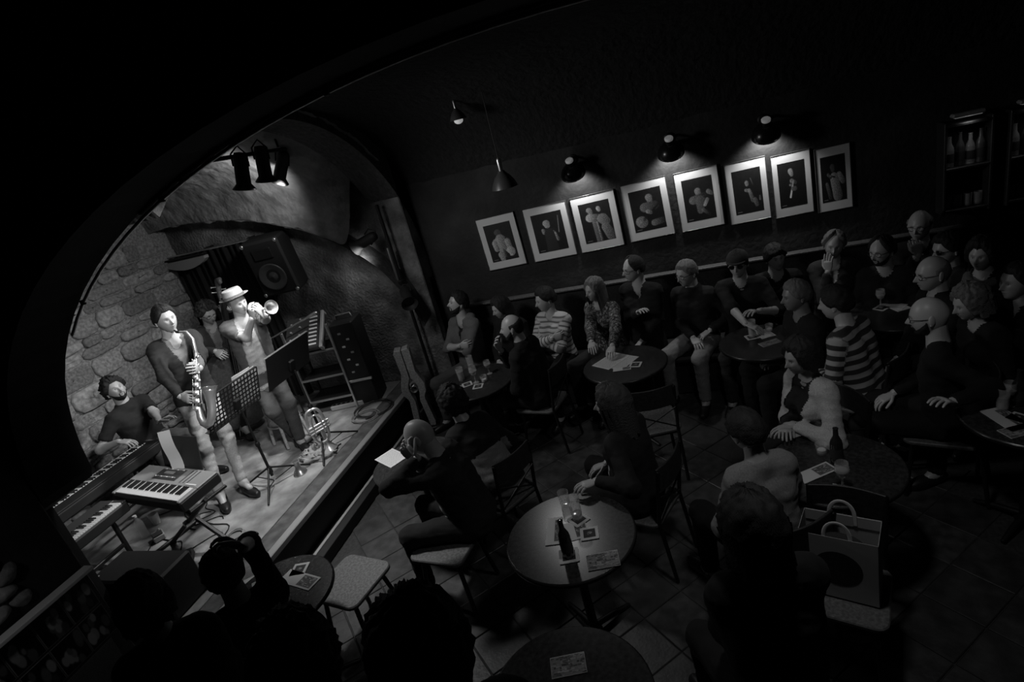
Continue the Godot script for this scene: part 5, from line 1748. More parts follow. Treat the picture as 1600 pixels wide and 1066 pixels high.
func print_tex(kind: int) -> StandardMaterial3D:      # the print of coasters, flyers and programme sheets
	var key := "print_%d" % kind
	if mats.has(key):
		return mats[key]
	var im := Image.create(96, 96, false, Image.FORMAT_RGB8)
	im.fill(Color(0.84, 0.84, 0.84))
	var rg := RandomNumberGenerator.new()
	rg.seed = kind + 3
	match kind:
		0:      # coaster: pale rim, dark square, pale mark in the middle
			im.fill_rect(Rect2i(16, 16, 64, 64), Color(0.12, 0.12, 0.12))
			im.fill_rect(Rect2i(20, 20, 56, 56), Color(0.2, 0.2, 0.2))
			for k in 26:
				im.fill_rect(Rect2i(35 + rg.randi() % 22, 36 + rg.randi() % 18, 6, 4), Color(0.6, 0.6, 0.6))
		1:      # programme sheet: lines of small print
			for y in range(8, 90, 6):
				var x := 8
				while x < 84:
					var w := 3 + rg.randi() % 9
					im.fill_rect(Rect2i(x, y, mini(w, 88 - x), 2), Color(0.62, 0.62, 0.62))
					x += w + 3
		2:      # picture flyer
			im.fill(Color(0.5, 0.5, 0.5))
			for k in 160:
				var g := rg.randf_range(0.2, 0.7)
				im.fill_rect(Rect2i(rg.randi() % 90, rg.randi() % 90, 3 + rg.randi() % 12, 3 + rg.randi() % 8), Color(g, g, g))
			im.fill_rect(Rect2i(0, 0, 96, 4), Color(0.7, 0.7, 0.7))
		3:      # folded leaflet, plain with a dark photograph
			im.fill_rect(Rect2i(52, 10, 40, 76), Color(0.4, 0.4, 0.4))
			for k in 60:
				var g := rg.randf_range(0.15, 0.75)
				im.fill_rect(Rect2i(54 + rg.randi() % 32, 12 + rg.randi() % 68, 5, 5), Color(g, g, g))
		4:      # striped card
			for y in range(4, 96, 10):
				im.fill_rect(Rect2i(0, y, 96, 5), Color(0.1, 0.1, 0.1))
	var m := StandardMaterial3D.new()
	m.albedo_texture = ImageTexture.create_from_image(im)
	m.roughness = 0.75
	m.albedo_color = Color(0.9, 0.9, 0.9)
	mats[key] = m
	return m


func card(called: String, label: String, category: String, at: Vector3, size: Vector2, turn: float, kind: int, group := "", thick := 0.0016, tip := 0.0) -> void:
	var c := thing(called, label, category, at + Vector3(0, thick / 2 + 0.001, 0), deg_to_rad(turn), group)
	c.rotation.x = tip
	var a := size.x / 2; var b := size.y / 2
	var q := PackedVector2Array()
	var r := 0.010 if kind == 0 else 0.002
	for k in 4:
		var cx: float = (a - r) * [1, -1, -1, 1][k]; var cy: float = (b - r) * [1, 1, -1, -1][k]
		for i in 4:
			var an := PI / 2 * k + PI / 2 * i / 3.0
			q.append(Vector2(cx + r * cos(an), cy + r * sin(an)))
	obj("card", Geo.new().prism(q, thick, Transform3D(Basis(Vector3.RIGHT, PI / 2), Vector3.ZERO)), mats.paper, c)
	var y := thick / 2 + 0.0006
	a -= 0.001; b -= 0.001
	obj("print", Geo.new().sheet(Vector3(-a, y, -b), Vector3(a, y, -b), Vector3(a, y, b), Vector3(-a, y, b)), print_tex(kind), c)


func glass(label: String, at: Vector3, h: float, r: float, fill: float, kind := 0) -> void:
	var g := thing("drinking_glass", label, "glass", at, 0.0, "glasses on the tables")
	if kind == 0:
		obj("tumbler", Geo.new().lathe([Vector2(0, 0), Vector2(r * 0.82, 0), Vector2(r * 0.86, 0.004), Vector2(r, h), Vector2(r - 0.003, h), Vector2(r * 0.82, 0.014), Vector2(0, 0.012)], 24), mats.glass, g)
		if fill > 0:
			obj("drink", Geo.new().lathe([Vector2(0, 0.015), Vector2(r * 0.80, 0.016), Vector2(r * 0.80 + (r * 0.15) * fill, h * fill), Vector2(0, h * fill)], 20), mats.drink, g)
	else:
		obj("goblet", Geo.new().lathe([Vector2(0, 0), Vector2(r * 0.8, 0), Vector2(r * 0.8, 0.003), Vector2(0.006, 0.012), Vector2(0.005, h * 0.4), Vector2(r * 0.7, h * 0.52), Vector2(r, h * 0.72), Vector2(r * 0.85, h), Vector2(r * 0.85 - 0.002, h), Vector2(r - 0.002, h * 0.72), Vector2(r * 0.66, h * 0.54), Vector2(0, h * 0.44)], 24), mats.glass, g)
		if fill > 0:
			obj("drink", Geo.new().lathe([Vector2(0, h * 0.45), Vector2(r * 0.64, h * 0.545), Vector2(r * 0.92, h * 0.70), Vector2(0, h * 0.70)], 20), mats.drink, g)


func bottle(label: String, at: Vector3, h: float, m: String) -> void:
	var g := thing("beer_bottle", label, "bottle", at, 0.0, "bottles on the tables")
	obj("bottle_body", Geo.new().lathe([Vector2(0, 0), Vector2(0.029, 0), Vector2(0.032, 0.005), Vector2(0.032, h * 0.55), Vector2(0.028, h * 0.64), Vector2(0.014, h * 0.78), Vector2(0.0125, h * 0.97), Vector2(0.0145, h * 0.975), Vector2(0.0145, h), Vector2(0, h)], 24), mats[m], g)
	obj("paper_label", Geo.new().lathe([Vector2(0.0322, h * 0.16), Vector2(0.0328, h * 0.165), Vector2(0.0328, h * 0.44), Vector2(0.0322, h * 0.445)], 24, Transform3D(), false), mats.cloth_dark, g)


func candle(label: String, at: Vector3) -> void:
	var g := thing("candle_glass", label, "candle", at, 0.0, "unlit candle glasses")
	obj("holder", Geo.new().lathe([Vector2(0, 0), Vector2(0.026, 0), Vector2(0.034, 0.06), Vector2(0.031, 0.06), Vector2(0.024, 0.006), Vector2(0, 0.006)], 20), mats.glass, g)
	obj("wax", Geo.new().lathe([Vector2(0, 0.007), Vector2(0.022, 0.007), Vector2(0.022, 0.024), Vector2(0, 0.024)], 16), mats.white, g)


func tables() -> void:
	bistro_table("round table with glasses between the bearded man and the bald man in black", Vector3(-2.09, 0, -4.50), 0.37)
	bistro_table("round table with programme sheets before the woman in patterned dress", Vector3(-0.70, 0, -4.52), 0.36)
	bistro_table("small round table with one white sheet beside the stage step", Vector3(-2.17, 0, -3.25), 0.33)
	bistro_table("round table with tall glass, bottle and flyers in the middle foreground", Vector3(-0.85, 0, -2.43), 0.36)
	bistro_table("small round table with two coasters at the stage's near corner", Vector3(-2.50, 0, -1.98), 0.32)
	bistro_table("round table with bright papers below the man in the flat cap", Vector3(0.42, 0, -4.64), 0.34)
	bistro_table("round table with glasses at the far right before the man in dark glasses", Vector3(1.42, 0, -4.86), 0.32)
	bistro_table("round dark table with one flyer beside the woman in pale cardigan", Vector3(0.56, 0, -2.92), 0.34)
	bistro_table("round dark table with leaflets at the right edge of the room", Vector3(1.62, 0, -3.30), 0.34)
	bistro_table("round dark table with a flyer at the bottom of the view", Vector3(-0.70, 0, -1.50), 0.34)
	var ck := "square beer coasters"
	var fk := "flyers and programme sheets"
	# table by the stage wall
	card("coaster", "left one of two coasters under the glasses by the bearded man", "coaster", Vector3(-2.158, 0.740, -4.445), Vector2(0.095, 0.095), 30, 0, ck)
	card("coaster", "right one of two coasters under the glasses by the bearded man", "coaster", Vector3(-2.027, 0.740, -4.380), Vector2(0.095, 0.095), 8, 0, ck)
	card("flyer", "pale sheet at the left rim of the table by the bearded man", "flyer", Vector3(-2.283, 0.740, -4.409), Vector2(0.10, 0.16), 65, 1, fk)
	glass("big round beer glass in front of the bearded man's table", Vector3(-2.072, 0.742, -4.460), 0.17, 0.038, 0.6, 1)
	glass("wide glass left of the big round beer glass", Vector3(-2.247, 0.742, -4.550), 0.13, 0.036, 0.7)
	glass("glass farthest right beside the bald man in black", Vector3(-1.985, 0.742, -4.621), 0.14, 0.034, 0.5, 1)
	glass("half empty glass at the back of the bearded man's table", Vector3(-2.209, 0.742, -4.755), 0.15, 0.034, 0.4)
	candle("unlit candle glass among the drinks by the bearded man", Vector3(-1.990, 0.742, -4.467))
	# table of the woman in the patterned dress
	card("flyer", "large white programme sheet held by the woman in patterned dress", "flyer", Vector3(-0.823, 0.742, -4.592), Vector2(0.20, 0.29), -36, 1, fk)
	card("flyer", "second white sheet half under the large programme sheet", "flyer", Vector3(-0.724, 0.740, -4.544), Vector2(0.18, 0.26), -30, 1, fk)
	card("flyer", "grey folded leaflet beside the coaster near the programme sheets", "flyer", Vector3(-0.713, 0.743, -4.402), Vector2(0.15, 0.06), 4, 3, fk)
	card("coaster", "coaster right of the white programme sheets", "coaster", Vector3(-0.604, 0.742, -4.460), Vector2(0.098, 0.098), -10, 0, ck)
	# small table by the step
	card("flyer", "single white sheet before the bald man resting his cheek", "flyer", Vector3(-2.403, 0.742, -3.303), Vector2(0.24, 0.17), -31, 1, fk)
	# middle foreground table
	card("coaster", "coaster with dark square in the middle of the foreground table", "coaster", Vector3(-0.740, 0.742, -2.430), Vector2(0.10, 0.10), 12, 0, ck)
	card("coaster", "coaster under the tall glass on the foreground table", "coaster", Vector3(-0.818, 0.742, -2.546), Vector2(0.10, 0.10), 48, 0, ck)
	card("coaster", "coaster under the dark bottle on the foreground table", "coaster", Vector3(-0.828, 0.742, -2.266), Vector2(0.105, 0.105), 14, 0, ck)
	card("flyer", "picture flyer nearest the front rim of the foreground table", "flyer", Vector3(-0.645, 0.742, -2.233), Vector2(0.165, 0.11), 14, 2, fk)
	card("flyer", "tall flyer left of the dark bottle on the foreground table", "flyer", Vector3(-0.944, 0.742, -2.456), Vector2(0.09, 0.22), 8, 3, fk)
	card("flyer", "grey leaflet half under the coaster of the tall glass", "flyer", Vector3(-0.830, 0.740, -2.455), Vector2(0.15, 0.15), 20, 3, fk)
	glass("tall straight glass with shiny side on the foreground table", Vector3(-0.821, 0.745, -2.548), 0.155, 0.034, 0.28)
	glass("small empty glass behind the tall straight glass", Vector3(-0.912, 0.745, -2.668), 0.10, 0.033, 0.0)
	bottle("dark brown bottle standing on the foreground table", Vector3(-0.828, 0.745, -2.267), 0.23, "glass_dark")
	# table at the near corner of the stage
	card("coaster", "coaster at the back of the small table near the stage corner", "coaster", Vector3(-2.483, 0.742, -2.172), Vector2(0.10, 0.10), 12, 0, ck)
	card("coaster", "coaster left beside the foremost dark head", "coaster", Vector3(-2.682, 0.742, -2.056), Vector2(0.10, 0.10), 45, 0, ck)
	card("flyer", "leaflet with photograph on the small table near the stage corner", "flyer", Vector3(-2.429, 0.742, -2.092), Vector2(0.27, 0.10), -14, 3, fk)
	card("flyer", "striped card beside the forearm at the stage corner", "flyer", Vector3(-2.830, 0.742, -2.150), Vector2(0.085, 0.10), 40, 4, fk)
	# table under the flat cap
	card("flyer", "bright paper on the table below the man in the flat cap", "flyer", Vector3(0.446, 0.742, -4.769), Vector2(0.12, 0.17), 20, 1, fk)
	card("coaster", "coaster under the glass of the man in the flat cap", "coaster", Vector3(0.347, 0.742, -4.734), Vector2(0.10, 0.10), 15, 0, ck)
	card("flyer", "darker leaflet under the bright paper by the flat cap man", "flyer", Vector3(0.465, 0.740, -4.586), Vector2(0.16, 0.08), 24, 2, fk)
	glass("straight glass held by the man in the flat cap", Vector3(0.353, 0.745, -4.739), 0.15, 0.034, 0.7)
	candle("unlit candle glass beside the bright paper of the flat cap man", Vector3(0.493, 0.742, -4.821))
	# far right table
	card("flyer", "folded sheet on the far right table of the man in dark glasses", "flyer", Vector3(1.449, 0.742, -5.019), Vector2(0.11, 0.19), 52, 1, fk)
	card("flyer", "flat leaflet right of the folded sheet on the far table", "flyer", Vector3(1.491, 0.740, -4.949), Vector2(0.12, 0.09), 20, 1, fk)
	card("coaster", "coaster left of the folded sheet on the far table", "coaster", Vector3(1.364, 0.742, -4.995), Vector2(0.095, 0.095), 40, 0, ck)
	glass("rounded glass at the left of the far right table", Vector3(1.369, 0.745, -5.029), 0.15, 0.036, 0.6, 1)
	glass("middle glass at the back of the far right table", Vector3(1.511, 0.745, -5.136), 0.14, 0.034, 0.5, 1)
	glass("right glass on the far right table near the bald man", Vector3(1.583, 0.745, -5.074), 0.14, 0.034, 0.6)
	candle("unlit candle glass near the bald man on the far table", Vector3(1.634, 0.742, -5.121))
	# table of the woman in the pale cardigan
	card("flyer", "long grey flyer on the dark table above the shopping bag", "flyer", Vector3(0.450, 0.742, -2.863), Vector2(0.235, 0.088), 31, 3, fk)
	card("coaster", "coaster under the round glass near the shopping bag", "coaster", Vector3(0.545, 0.742, -2.709), Vector2(0.09, 0.09), -20, 0, ck)
	glass("round stemmed glass behind the shopping bag", Vector3(0.557, 0.745, -2.725), 0.16, 0.036, 0.5, 1)
	bottle("slim dark bottle right of the long grey flyer", Vector3(0.582, 0.742, -2.955), 0.22, "glass_dark")
	candle("unlit candle glass left of the slim dark bottle", Vector3(0.525, 0.742, -3.047))
	# right edge
	card("flyer", "tall dim leaflet on the table at the right edge", "flyer", Vector3(1.478, 0.742, -3.261), Vector2(0.12, 0.23), 14, 3, fk)
	card("coaster", "dim coaster at the right edge of the picture", "coaster", Vector3(1.538, 0.742, -3.265), Vector2(0.09, 0.09), 40, 0, ck)
	card("flyer", "grey flyer below the dim coaster at the right edge", "flyer", Vector3(1.478, 0.742, -3.140), Vector2(0.15, 0.09), 20, 2, fk)
	glass("glass left of the dim leaflets at the right edge", Vector3(1.500, 0.745, -3.355), 0.14, 0.034, 0.6)
	glass("stemmed glass among the leaflets at the right edge", Vector3(1.544, 0.745, -3.390), 0.15, 0.036, 0.6, 1)
	bottle("bottle behind the glasses at the right edge", Vector3(1.590, 0.742, -3.401), 0.22, "glass_dark")
	card("flyer", "dim picture flyer on the table at the bottom of the view", "flyer", Vector3(-0.729, 0.742, -1.637), Vector2(0.15, 0.10), 16, 2, fk)
	# empty chairs
	low_stool("empty low stool with rounded seat at the stage's near corner", Vector3(-2.36, 0, -2.38), deg_to_rad(-12))
	low_stool("low stool with pale seat front under the cheek resting bald man", Vector3(-1.80, 0, -2.72), deg_to_rad(-8))
	chair("empty chair in the dark middle of the room, by the programme table", Vector3(-0.50, 0, -4.02), deg_to_rad(-165))
	# paper shopping bag
	var bg := thing("paper_bag", "pale paper shopping bag with flat handles standing on a dark chair", "bag", Vector3(0.46, 0.46, -2.36), deg_to_rad(-20))
	chair("dark chair that carries the pale paper shopping bag", Vector3(0.46, 0, -2.36), deg_to_rad(-20))
	var w := 0.32; var d := 0.17; var h := 0.36
	var hull := Geo.new()
	for q in [[Vector3(0, h / 2, d / 2), Vector3(w, h, 0.002)], [Vector3(0, h / 2, -d / 2), Vector3(w, h, 0.002)], [Vector3(w / 2, h / 2, 0), Vector3(0.002, h, d)], [Vector3(-w / 2, h / 2, 0), Vector3(0.002, h, d)], [Vector3(0, 0.001, 0), Vector3(w, 0.002, d)]]:
		hull.box(q[0], q[1], 0.0008)
	obj("bag_body", hull, mats.paper_grey, bg)
	obj("fold", Geo.new().box(Vector3(0, h - 0.03, -d / 2 + 0.003), Vector3(w - 0.006, 0.06, 0.003), 0.001), mats.paper_grey, bg)
	for z in [-d / 2 + 0.006, d / 2 - 0.006]:
		var pts := []
		for k in 15:
			var a := PI * k / 14.0
			pts.append(Vector3(cos(a) * 0.055, h - 0.05 + 0.13 * pow(sin(a), 0.6), z))
		obj("handle", Geo.new().tube(pts, 0.009, 8, 0.1, 0.2, Vector3(0, 0, 1).cross(Vector3.UP)), mats.paper, bg)
	obj("logo_print", Geo.new().lathe([Vector2(0.0, 0.0), Vector2(0.10, 0.0), Vector2(0.10, 0.001), Vector2(0, 0.001)], 28, Transform3D(Basis(Vector3.RIGHT, PI / 2) , Vector3(0, 0.18, d / 2 + 0.001))), mats.cloth_dark, bg)
	var bu := Geo.new()
	bu.ball(Vector3(0, 0.21, 0), Vector3(0.125, 0.10, 0.052), Basis(), 20, 12)
	crease(bu, 0.012, 6.0)
	tag(obj("dark_garment", bu, mats.cloth_dark), "dark garment stuffed in the pale paper shopping bag", "garment")
	var dg: Node3D = get_node("dark_garment")
	dg.transform = Transform3D(Basis(Vector3.UP, deg_to_rad(-20)), Vector3(0.46, 0.46, -2.36))
	# collage board on the wall at the lower left
	var cb := thing("photo_collage_board", "dark board with rows of small photographs on the left wall", "board", Vector3(-3.403, 0, 0))
	obj("back_panel", Geo.new().box(Vector3(0.005, 0.62, -0.90), Vector3(0.018, 1.16, 1.60), 0.003), mats.dark_plastic, cb)
	obj("top_ledge", Geo.new().box(Vector3(0.028, 1.21, -0.90), Vector3(0.066, 0.024, 1.64), 0.004), mats.white, cb)
	var nz := 0
	for r in 2:
		for k in 8:
			var m := mats.get("snap_%d" % ((k + r * 3) % 5))
			if m == null:
				var im := Image.create(48, 48, false, Image.FORMAT_RGB8)
				var rg := RandomNumberGenerator.new()
				rg.seed = 60 + (k + r * 3) % 5
				im.fill(Color(0.07, 0.07, 0.07))
				for i in 9:
					var c := Vector2(rg.randf_range(4, 44), rg.randf_range(6, 44)); var rad := rg.randf_range(3, 7); var gg := rg.randf_range(0.25, 0.75)
					for y in 48:
						for x in 48:
							var f := smoothstep(rad + 1.5, rad - 1.0, Vector2(x, (y - c.y) * 0.6 + c.y).distance_to(c))
							if f > 0:
								var o := im.get_pixel(x, y).r
								im.set_pixel(x, y, Color(lerpf(o, gg, f), lerpf(o, gg, f), lerpf(o, gg, f)))
				m = StandardMaterial3D.new()
				m.albedo_texture = ImageTexture.create_from_image(im); m.roughness = 0.4
				mats["snap_%d" % ((k + r * 3) % 5)] = m
			var z := -1.60 + 0.155 * k
			var y := 1.09 - 0.20 * r
			var ph := obj("snapshot", Geo.new().sheet(Vector3(0.0165, y + 0.09, z + 0.072), Vector3(0.0165, y + 0.09, z - 0.072), Vector3(0.0165, y - 0.09, z - 0.072), Vector3(0.0165, y - 0.09, z + 0.072)), m, cb)
			obj("snapshot_border", Geo.new().box(Vector3(0.0152, y, z), Vector3(0.002, 0.188, 0.152), 0.0005), mats.cloth_grey, ph)
	obj("notice_sheet", Geo.new().box(Vector3(0.016, 0.60, -1.15), Vector3(0.003, 0.36, 0.95), 0.001), mats.cloth_mid, cb)
	var wl: Node3D = get_node("wall_left")
	for k in 14:
		var a := fmod(k * 0.6180339, 1.0)
		var st := Geo.new().ball(Vector3(-3.425, 1.30 + 0.075 * (k / 4), -1.42 + 0.12 * (k % 4) + (0.05 if (k / 4) % 2 else 0.0)), Vector3(0.03 + 0.02 * a, 0.043, 0.054 + 0.01 * a), Basis(Vector3.RIGHT, 1.2 * (a - 0.5)), 16, 11)
		crease(st, 0.014, 8.0)
		obj("stone", st, mats[["stone", "stone_pale", "stone_dark"][k % 3]], wl)
	spot(Vector3(-2.9, 2.2, -0.55), Vector3(-3.42, 1.2, -1.2), 0.10, 40, 0.06, 1.0, "collage_light")
	# lit bottle shelves on the wall at the far right
	for k in 2:
		var x: float = [2.12, 2.55][k]
		var c := thing("wall_shelf", ["dim wall shelf with hanging glasses beyond the right group of heads", "second dim wall shelf at the right edge of the picture wall"][k], "shelf", Vector3(x, 1.65, -5.65))
		for y in [-0.34, 0.0, 0.34]:
			obj("shelf_board", Geo.new().box(Vector3(0, y, 0.08), Vector3(0.30, 0.022, 0.16), 0.004), mats.wood_dark, c)
		for s in [-1.0, 1.0]:
			obj("side_board", Geo.new().box(Vector3(s * 0.155, 0, 0.08), Vector3(0.02, 0.74, 0.16), 0.004), mats.wood_dark, c)
		var ls := thing("shelf_lamp", ["small covered lamp over the dim wall shelf", "small covered lamp over the shelf at the right edge"][k], "lamp", Vector3(x, 2.06, -5.63))
		obj("housing", Geo.new().box(Vector3(0, 0, 0.10), Vector3(0.22, 0.03, 0.07), 0.01), mats.grey_plastic, ls)
		obj("arm", Geo.new().box(Vector3(0, 0.0, 0.03), Vector3(0.03, 0.02, 0.09), 0.004), mats.black_metal, ls)
		obj("diffuser", Geo.new().box(Vector3(0, -0.018, 0.10), Vector3(0.18, 0.008, 0.045), 0.003), lit("shelf_glow", 0.06), ls)
		spot(Vector3(x, 2.03, -5.47), Vector3(x, 1.6, -5.60), 0.02, 60, 0.05, 1.0, "shelf_light")
		for i in 4:
			bottle(["pale bottle %s on the dim wall shelf" % ["at the far left", "second from left", "third from left", "at the right end"][i], "bottle %s on the shelf at the right edge" % ["at the far left", "second from left", "third from left", "at the right end"][i]][k], Vector3(x - 0.105 + 0.07 * i, 1.662, -5.56), 0.24 + 0.02 * (i % 2), "dim_metal" if i % 2 else "glass")
			glass(["tumbler %s on the lower board of the dim wall shelf" % ["first from left", "second from left", "third from left", "last on the right"][i], "tumbler %s on the lower board of the right edge shelf" % ["first from left", "second from left", "third from left", "last on the right"][i]][k], Vector3(x - 0.105 + 0.07 * i, 1.323, -5.57), 0.10, 0.03, 0.0)


# ---------------------------------------------------------------- who is there
func hat(r: Node3D, m: Dictionary) -> void:
	var X: Transform3D = m.HX * Transform3D(Basis(Vector3.RIGHT, deg_to_rad(-14)), Vector3(0, 0.058, -0.012))
	var g := Geo.new()
	g.lathe([Vector2(0.094, 0.0), Vector2(0.135, 0.012), Vector2(0.137, 0.016), Vector2(0.098, 0.006), Vector2(0.094, 0.03), Vector2(0.088, 0.075), Vector2(0.075, 0.092), Vector2(0.03, 0.084), Vector2(0, 0.084)], 32, X, false)
	for k in g.v.size():
		var l := X.affine_inverse() * g.v[k]
		l.z *= 1.16
		g.v[k] = X * l
	var h := obj("hat", g, mats.cloth_pale, r)
	var b := Geo.new()
	b.lathe([Vector2(0.0975, 0.006), Vector2(0.0985, 0.008), Vector2(0.0955, 0.030), Vector2(0.094, 0.031)], 32, X, false)
	for k in b.v.size():
		var l := X.affine_inverse() * b.v[k]
		l.z *= 1.16
		b.v[k] = X * l
	obj("hat_band", b, mats.cloth_mid, h)


func cap(r: Node3D, m: Dictionary) -> void:
	var X: Transform3D = m.HX * Transform3D(Basis(Vector3.RIGHT, deg_to_rad(6)), Vector3(0, 0.045, 0.0))
	var g := Geo.new()
	var P := PackedVector3Array()
	for j in 9:
		for i in 28:
			var a := TAU * i / 28.0
			var t := j / 8.0
			var rr := cos(t * PI / 2 * 0.98)
			P.append(X * Vector3(sin(a) * 0.092 * rr, 0.078 * sin(t * PI / 2), cos(a) * 0.112 * rr))
	g.grid(P, 28, 9)
	var h := obj("cap", g, mats.cloth_dark, r)
	var v := Geo.new()
	var q := PackedVector2Array()
	for i in 13:
		var a := PI * i / 12.0
		q.append(Vector2(cos(a) * 0.080, 0.070 + 0.065 * sin(a)))
	v.prism(q, 0.008, X * Transform3D(Basis(Vector3.RIGHT, deg_to_rad(84)), Vector3(0, 0.004, 0)), 0.002)
	obj("cap_visor", v, mats.cloth_dark, h)


func scarf(r: Node3D, m: Dictionary) -> void:
	var X: Transform3D = m.HX
	var pts := []
	for k in 17:
		var a := TAU * k / 16.0
		pts.append(X * Vector3(sin(a) * 0.085, -0.185 - 0.02 * cos(a), cos(a) * 0.085 + 0.01))
	var g := Geo.new()
	g.tube(pts, 0.032, 10, 0.0)
	g.tube([X * Vector3(0.02, -0.20, 0.10), X * Vector3(0.03, -0.30, 0.13), X * Vector3(0.03, -0.40, 0.13)], [0.03, 0.032, 0.022], 10, 0.4)
	crease(g, 0.008, 8.0)
	obj("scarf", g, mats.cloth_mid, r)


func _ready() -> void:
	setup()
	materials()
	setting()
	pictures()
	stage_things()
	tables()
	people()
	build_people()
	for k in jobs.size():
		if jobs[k].has("chair"):
			chair(jobs[k].chair, made[k].org, deg_to_rad(made[k].yaw))


func people() -> void:
	# ---- the band
	person("young saxophonist with dark hair, dark cardigan and pale trousers, standing leaning back", {"H": Vector3(-4.227, 2.067, -3.587), "yaw": 66, "stand": true, "base": 0.42, "lean": 0, "tilt": 3, "h": [4, 6, 0], "lf": Vector3(-4.026, 0.420, -3.384), "rf": Vector3(-4.159, 0.420, -3.235), "lw": Vector3(-3.805, 1.642, -3.297), "rw": Vector3(-3.948, 1.475, -3.166), "ld": Vector3(0.5, 0.35, 0.8), "rd": Vector3(0.85, -0.2, 0.15), "lpl": Vector3(-0.6, 0.2, 0.5), "rpl": Vector3(0.2, -0.3, -0.8), "lc": 0.7, "rc": 0.5, "rp": Vector3(-0.8, -0.5, -0.3), "lp": Vector3(0.7, -0.7, 0.2), "hair": "short", "ht": 0.018, "curl": 0.3, "fat": 0.92, "top": "cardigan", "topname": "cardigan", "bot": "khaki", "leg": 0.86, "vee": [0.30, 0.085, 0.012], "veem": "cloth_mid", "cell": 0.014, "skin": 0.45})
	person("curly haired bassist with glasses and dark jacket behind the double bass", {"H": Vector3(-5.090, 1.755, -4.831), "yaw": 55, "base": 0.42, "seat": 0.62, "lean": 10, "tilt": 3, "h": [10, 24, 0], "lf": Vector3(-4.858, 0.663, -4.385), "rf": Vector3(-5.155, 0.655, -4.445), "lw": Vector3(-4.658, 1.802, -4.712), "rw": Vector3(-4.848, 1.425, -4.491), "ld": Vector3(-0.8, 0.15, 0.1), "rd": Vector3(0.7, -0.3, 0.3), "lpl": Vector3(0.2, -0.2, -0.9), "rpl": Vector3(-0.2, -0.5, -0.6), "lc": 0.9, "rc": 0.8, "lp": Vector3(1, -0.6, 0.3), "rp": Vector3(-0.9, -0.5, 0.1), "hair": "short", "ht": 0.04, "curl": 1.1, "hc": "hair_brown", "glasses": 1, "top": "cloth_dark", "topname": "jacket", "bot": "cloth_dark", "vee": [0.26, 0.06, 0.03], "veem": "cloth_grey", "cell": 0.016})
	person("trumpet player in pale pork pie hat and open short sleeved shirt", {"H": Vector3(-4.115, 1.931, -4.278), "yaw": 44, "base": 0.42, "seat": 0.70, "s": 0.97, "lean": 2, "tilt": 3, "h": [26, 10, 4], "lf": Vector3(-3.915, 0.798, -4.100), "rf": Vector3(-4.065, 0.420, -4.221), "lw": Vector3(-3.635, 1.838, -4.017), "rw": Vector3(-3.855, 1.808, -4.096), "ld": Vector3(-0.15, 0.9, 0.2), "rd": Vector3(0.3, 0.95, 0.0), "lpl": Vector3(-0.9, 0, -0.2), "rpl": Vector3(0.2, 0.0, -0.9), "lc": 0.9, "rc": 0.75, "lp": Vector3(0.5, -1, 0.1), "rp": Vector3(-0.1, -1, 0.05), "hair": "ring", "ht": 0.008, "hc": "hair_grey", "top": "cloth_mid", "topname": "shirt", "sleeve": 1, "bot": "jeans_dark", "vee": [0.62, 0.07, 0.10], "veem": "cloth_pale", "extra": "hat", "cell": 0.014, "skin": 0.5})
	person("pianist with dark curly hair and dark polo shirt, looking up to the right", {"H": Vector3(-5.220, 1.490, -3.608), "yaw": 82, "base": 0.42, "seat": 0.38, "s": 0.97, "lean": -2, "tilt": -4, "h": [-8, -14, 4], "rw": Vector3(-5.020, 1.133, -3.274), "lw": Vector3(-4.760, 1.161, -3.508), "rd": Vector3(0.9, -0.25, -0.2), "ld": Vector3(0.9, 0.2, -0.5), "rpl": Vector3(0, -1, 0), "lpl": Vector3(0, -0.9, 0.3), "hair": "short", "ht": 0.032, "curl": 1.0, "beard": 0.004, "top": "cardigan", "topname": "polo_shirt", "sleeve": 1, "bot": "jeans_dark", "collar": 1, "cell": 0.016})
	# ---- the bench under the pictures
	person("bearded man in grey track jacket with arms crossed, looking up, leftmost on the bench", {"H": Vector3(-2.406, 1.263, -5.320), "yaw": -28, "lean": -3, "h": [-18, -18, 0], "cross": 1, "slen": 0.2, "hood": 1, "hair": "short", "ht": 0.02, "beard": 0.007, "top": "cloth_mid", "topname": "jacket", "bot": "jeans_dark", "vee": [0.2, 0.05, 0.01], "veem": "cloth_black"})
	person("woman with dark bobbed hair half hidden behind the bald man in black", {"H": Vector3(-1.941, 1.162, -5.280), "yaw": -20, "fem": true, "h": [-24, 14, 0], "hair": "bob", "ht": 0.022, "drape": 0.13, "top": "cloth_black", "bot": "cloth_black", "vee": [0.055, 0.055, 0.02]})
	person("woman with short dark hair in fine striped sweater, arms crossed", {"H": Vector3(-1.474, 1.164, -5.300), "yaw": -22, "fem": true, "s": 1.04, "lean": -2, "h": [-30, 6, 4], "cross": 1, "hair": "short", "ht": 0.024, "top": "stripes_fine", "topname": "sweater", "bot": "cloth_black", "tcell": 0.012, "fold": 0.004, "vee": [0.055, 0.055, 0.02]})
	person("fair long haired woman in patterned dress reaching for the programme sheet", {"H": Vector3(-0.959, 1.209, -5.240), "yaw": -30, "fem": true, "h": [-12, 6, -4], "lw": Vector3(-0.805, 0.800, -4.571), "rw": Vector3(-0.996, 0.780, -4.664), "hair": "long", "ht": 0.02, "drape": 0.27, "dp": 0.95, "hc": "hair_fair", "top": "pattern", "topname": "dress", "bot": "cloth_dark", "fold": 0.006, "vee": [0.055, 0.055, 0.02]})
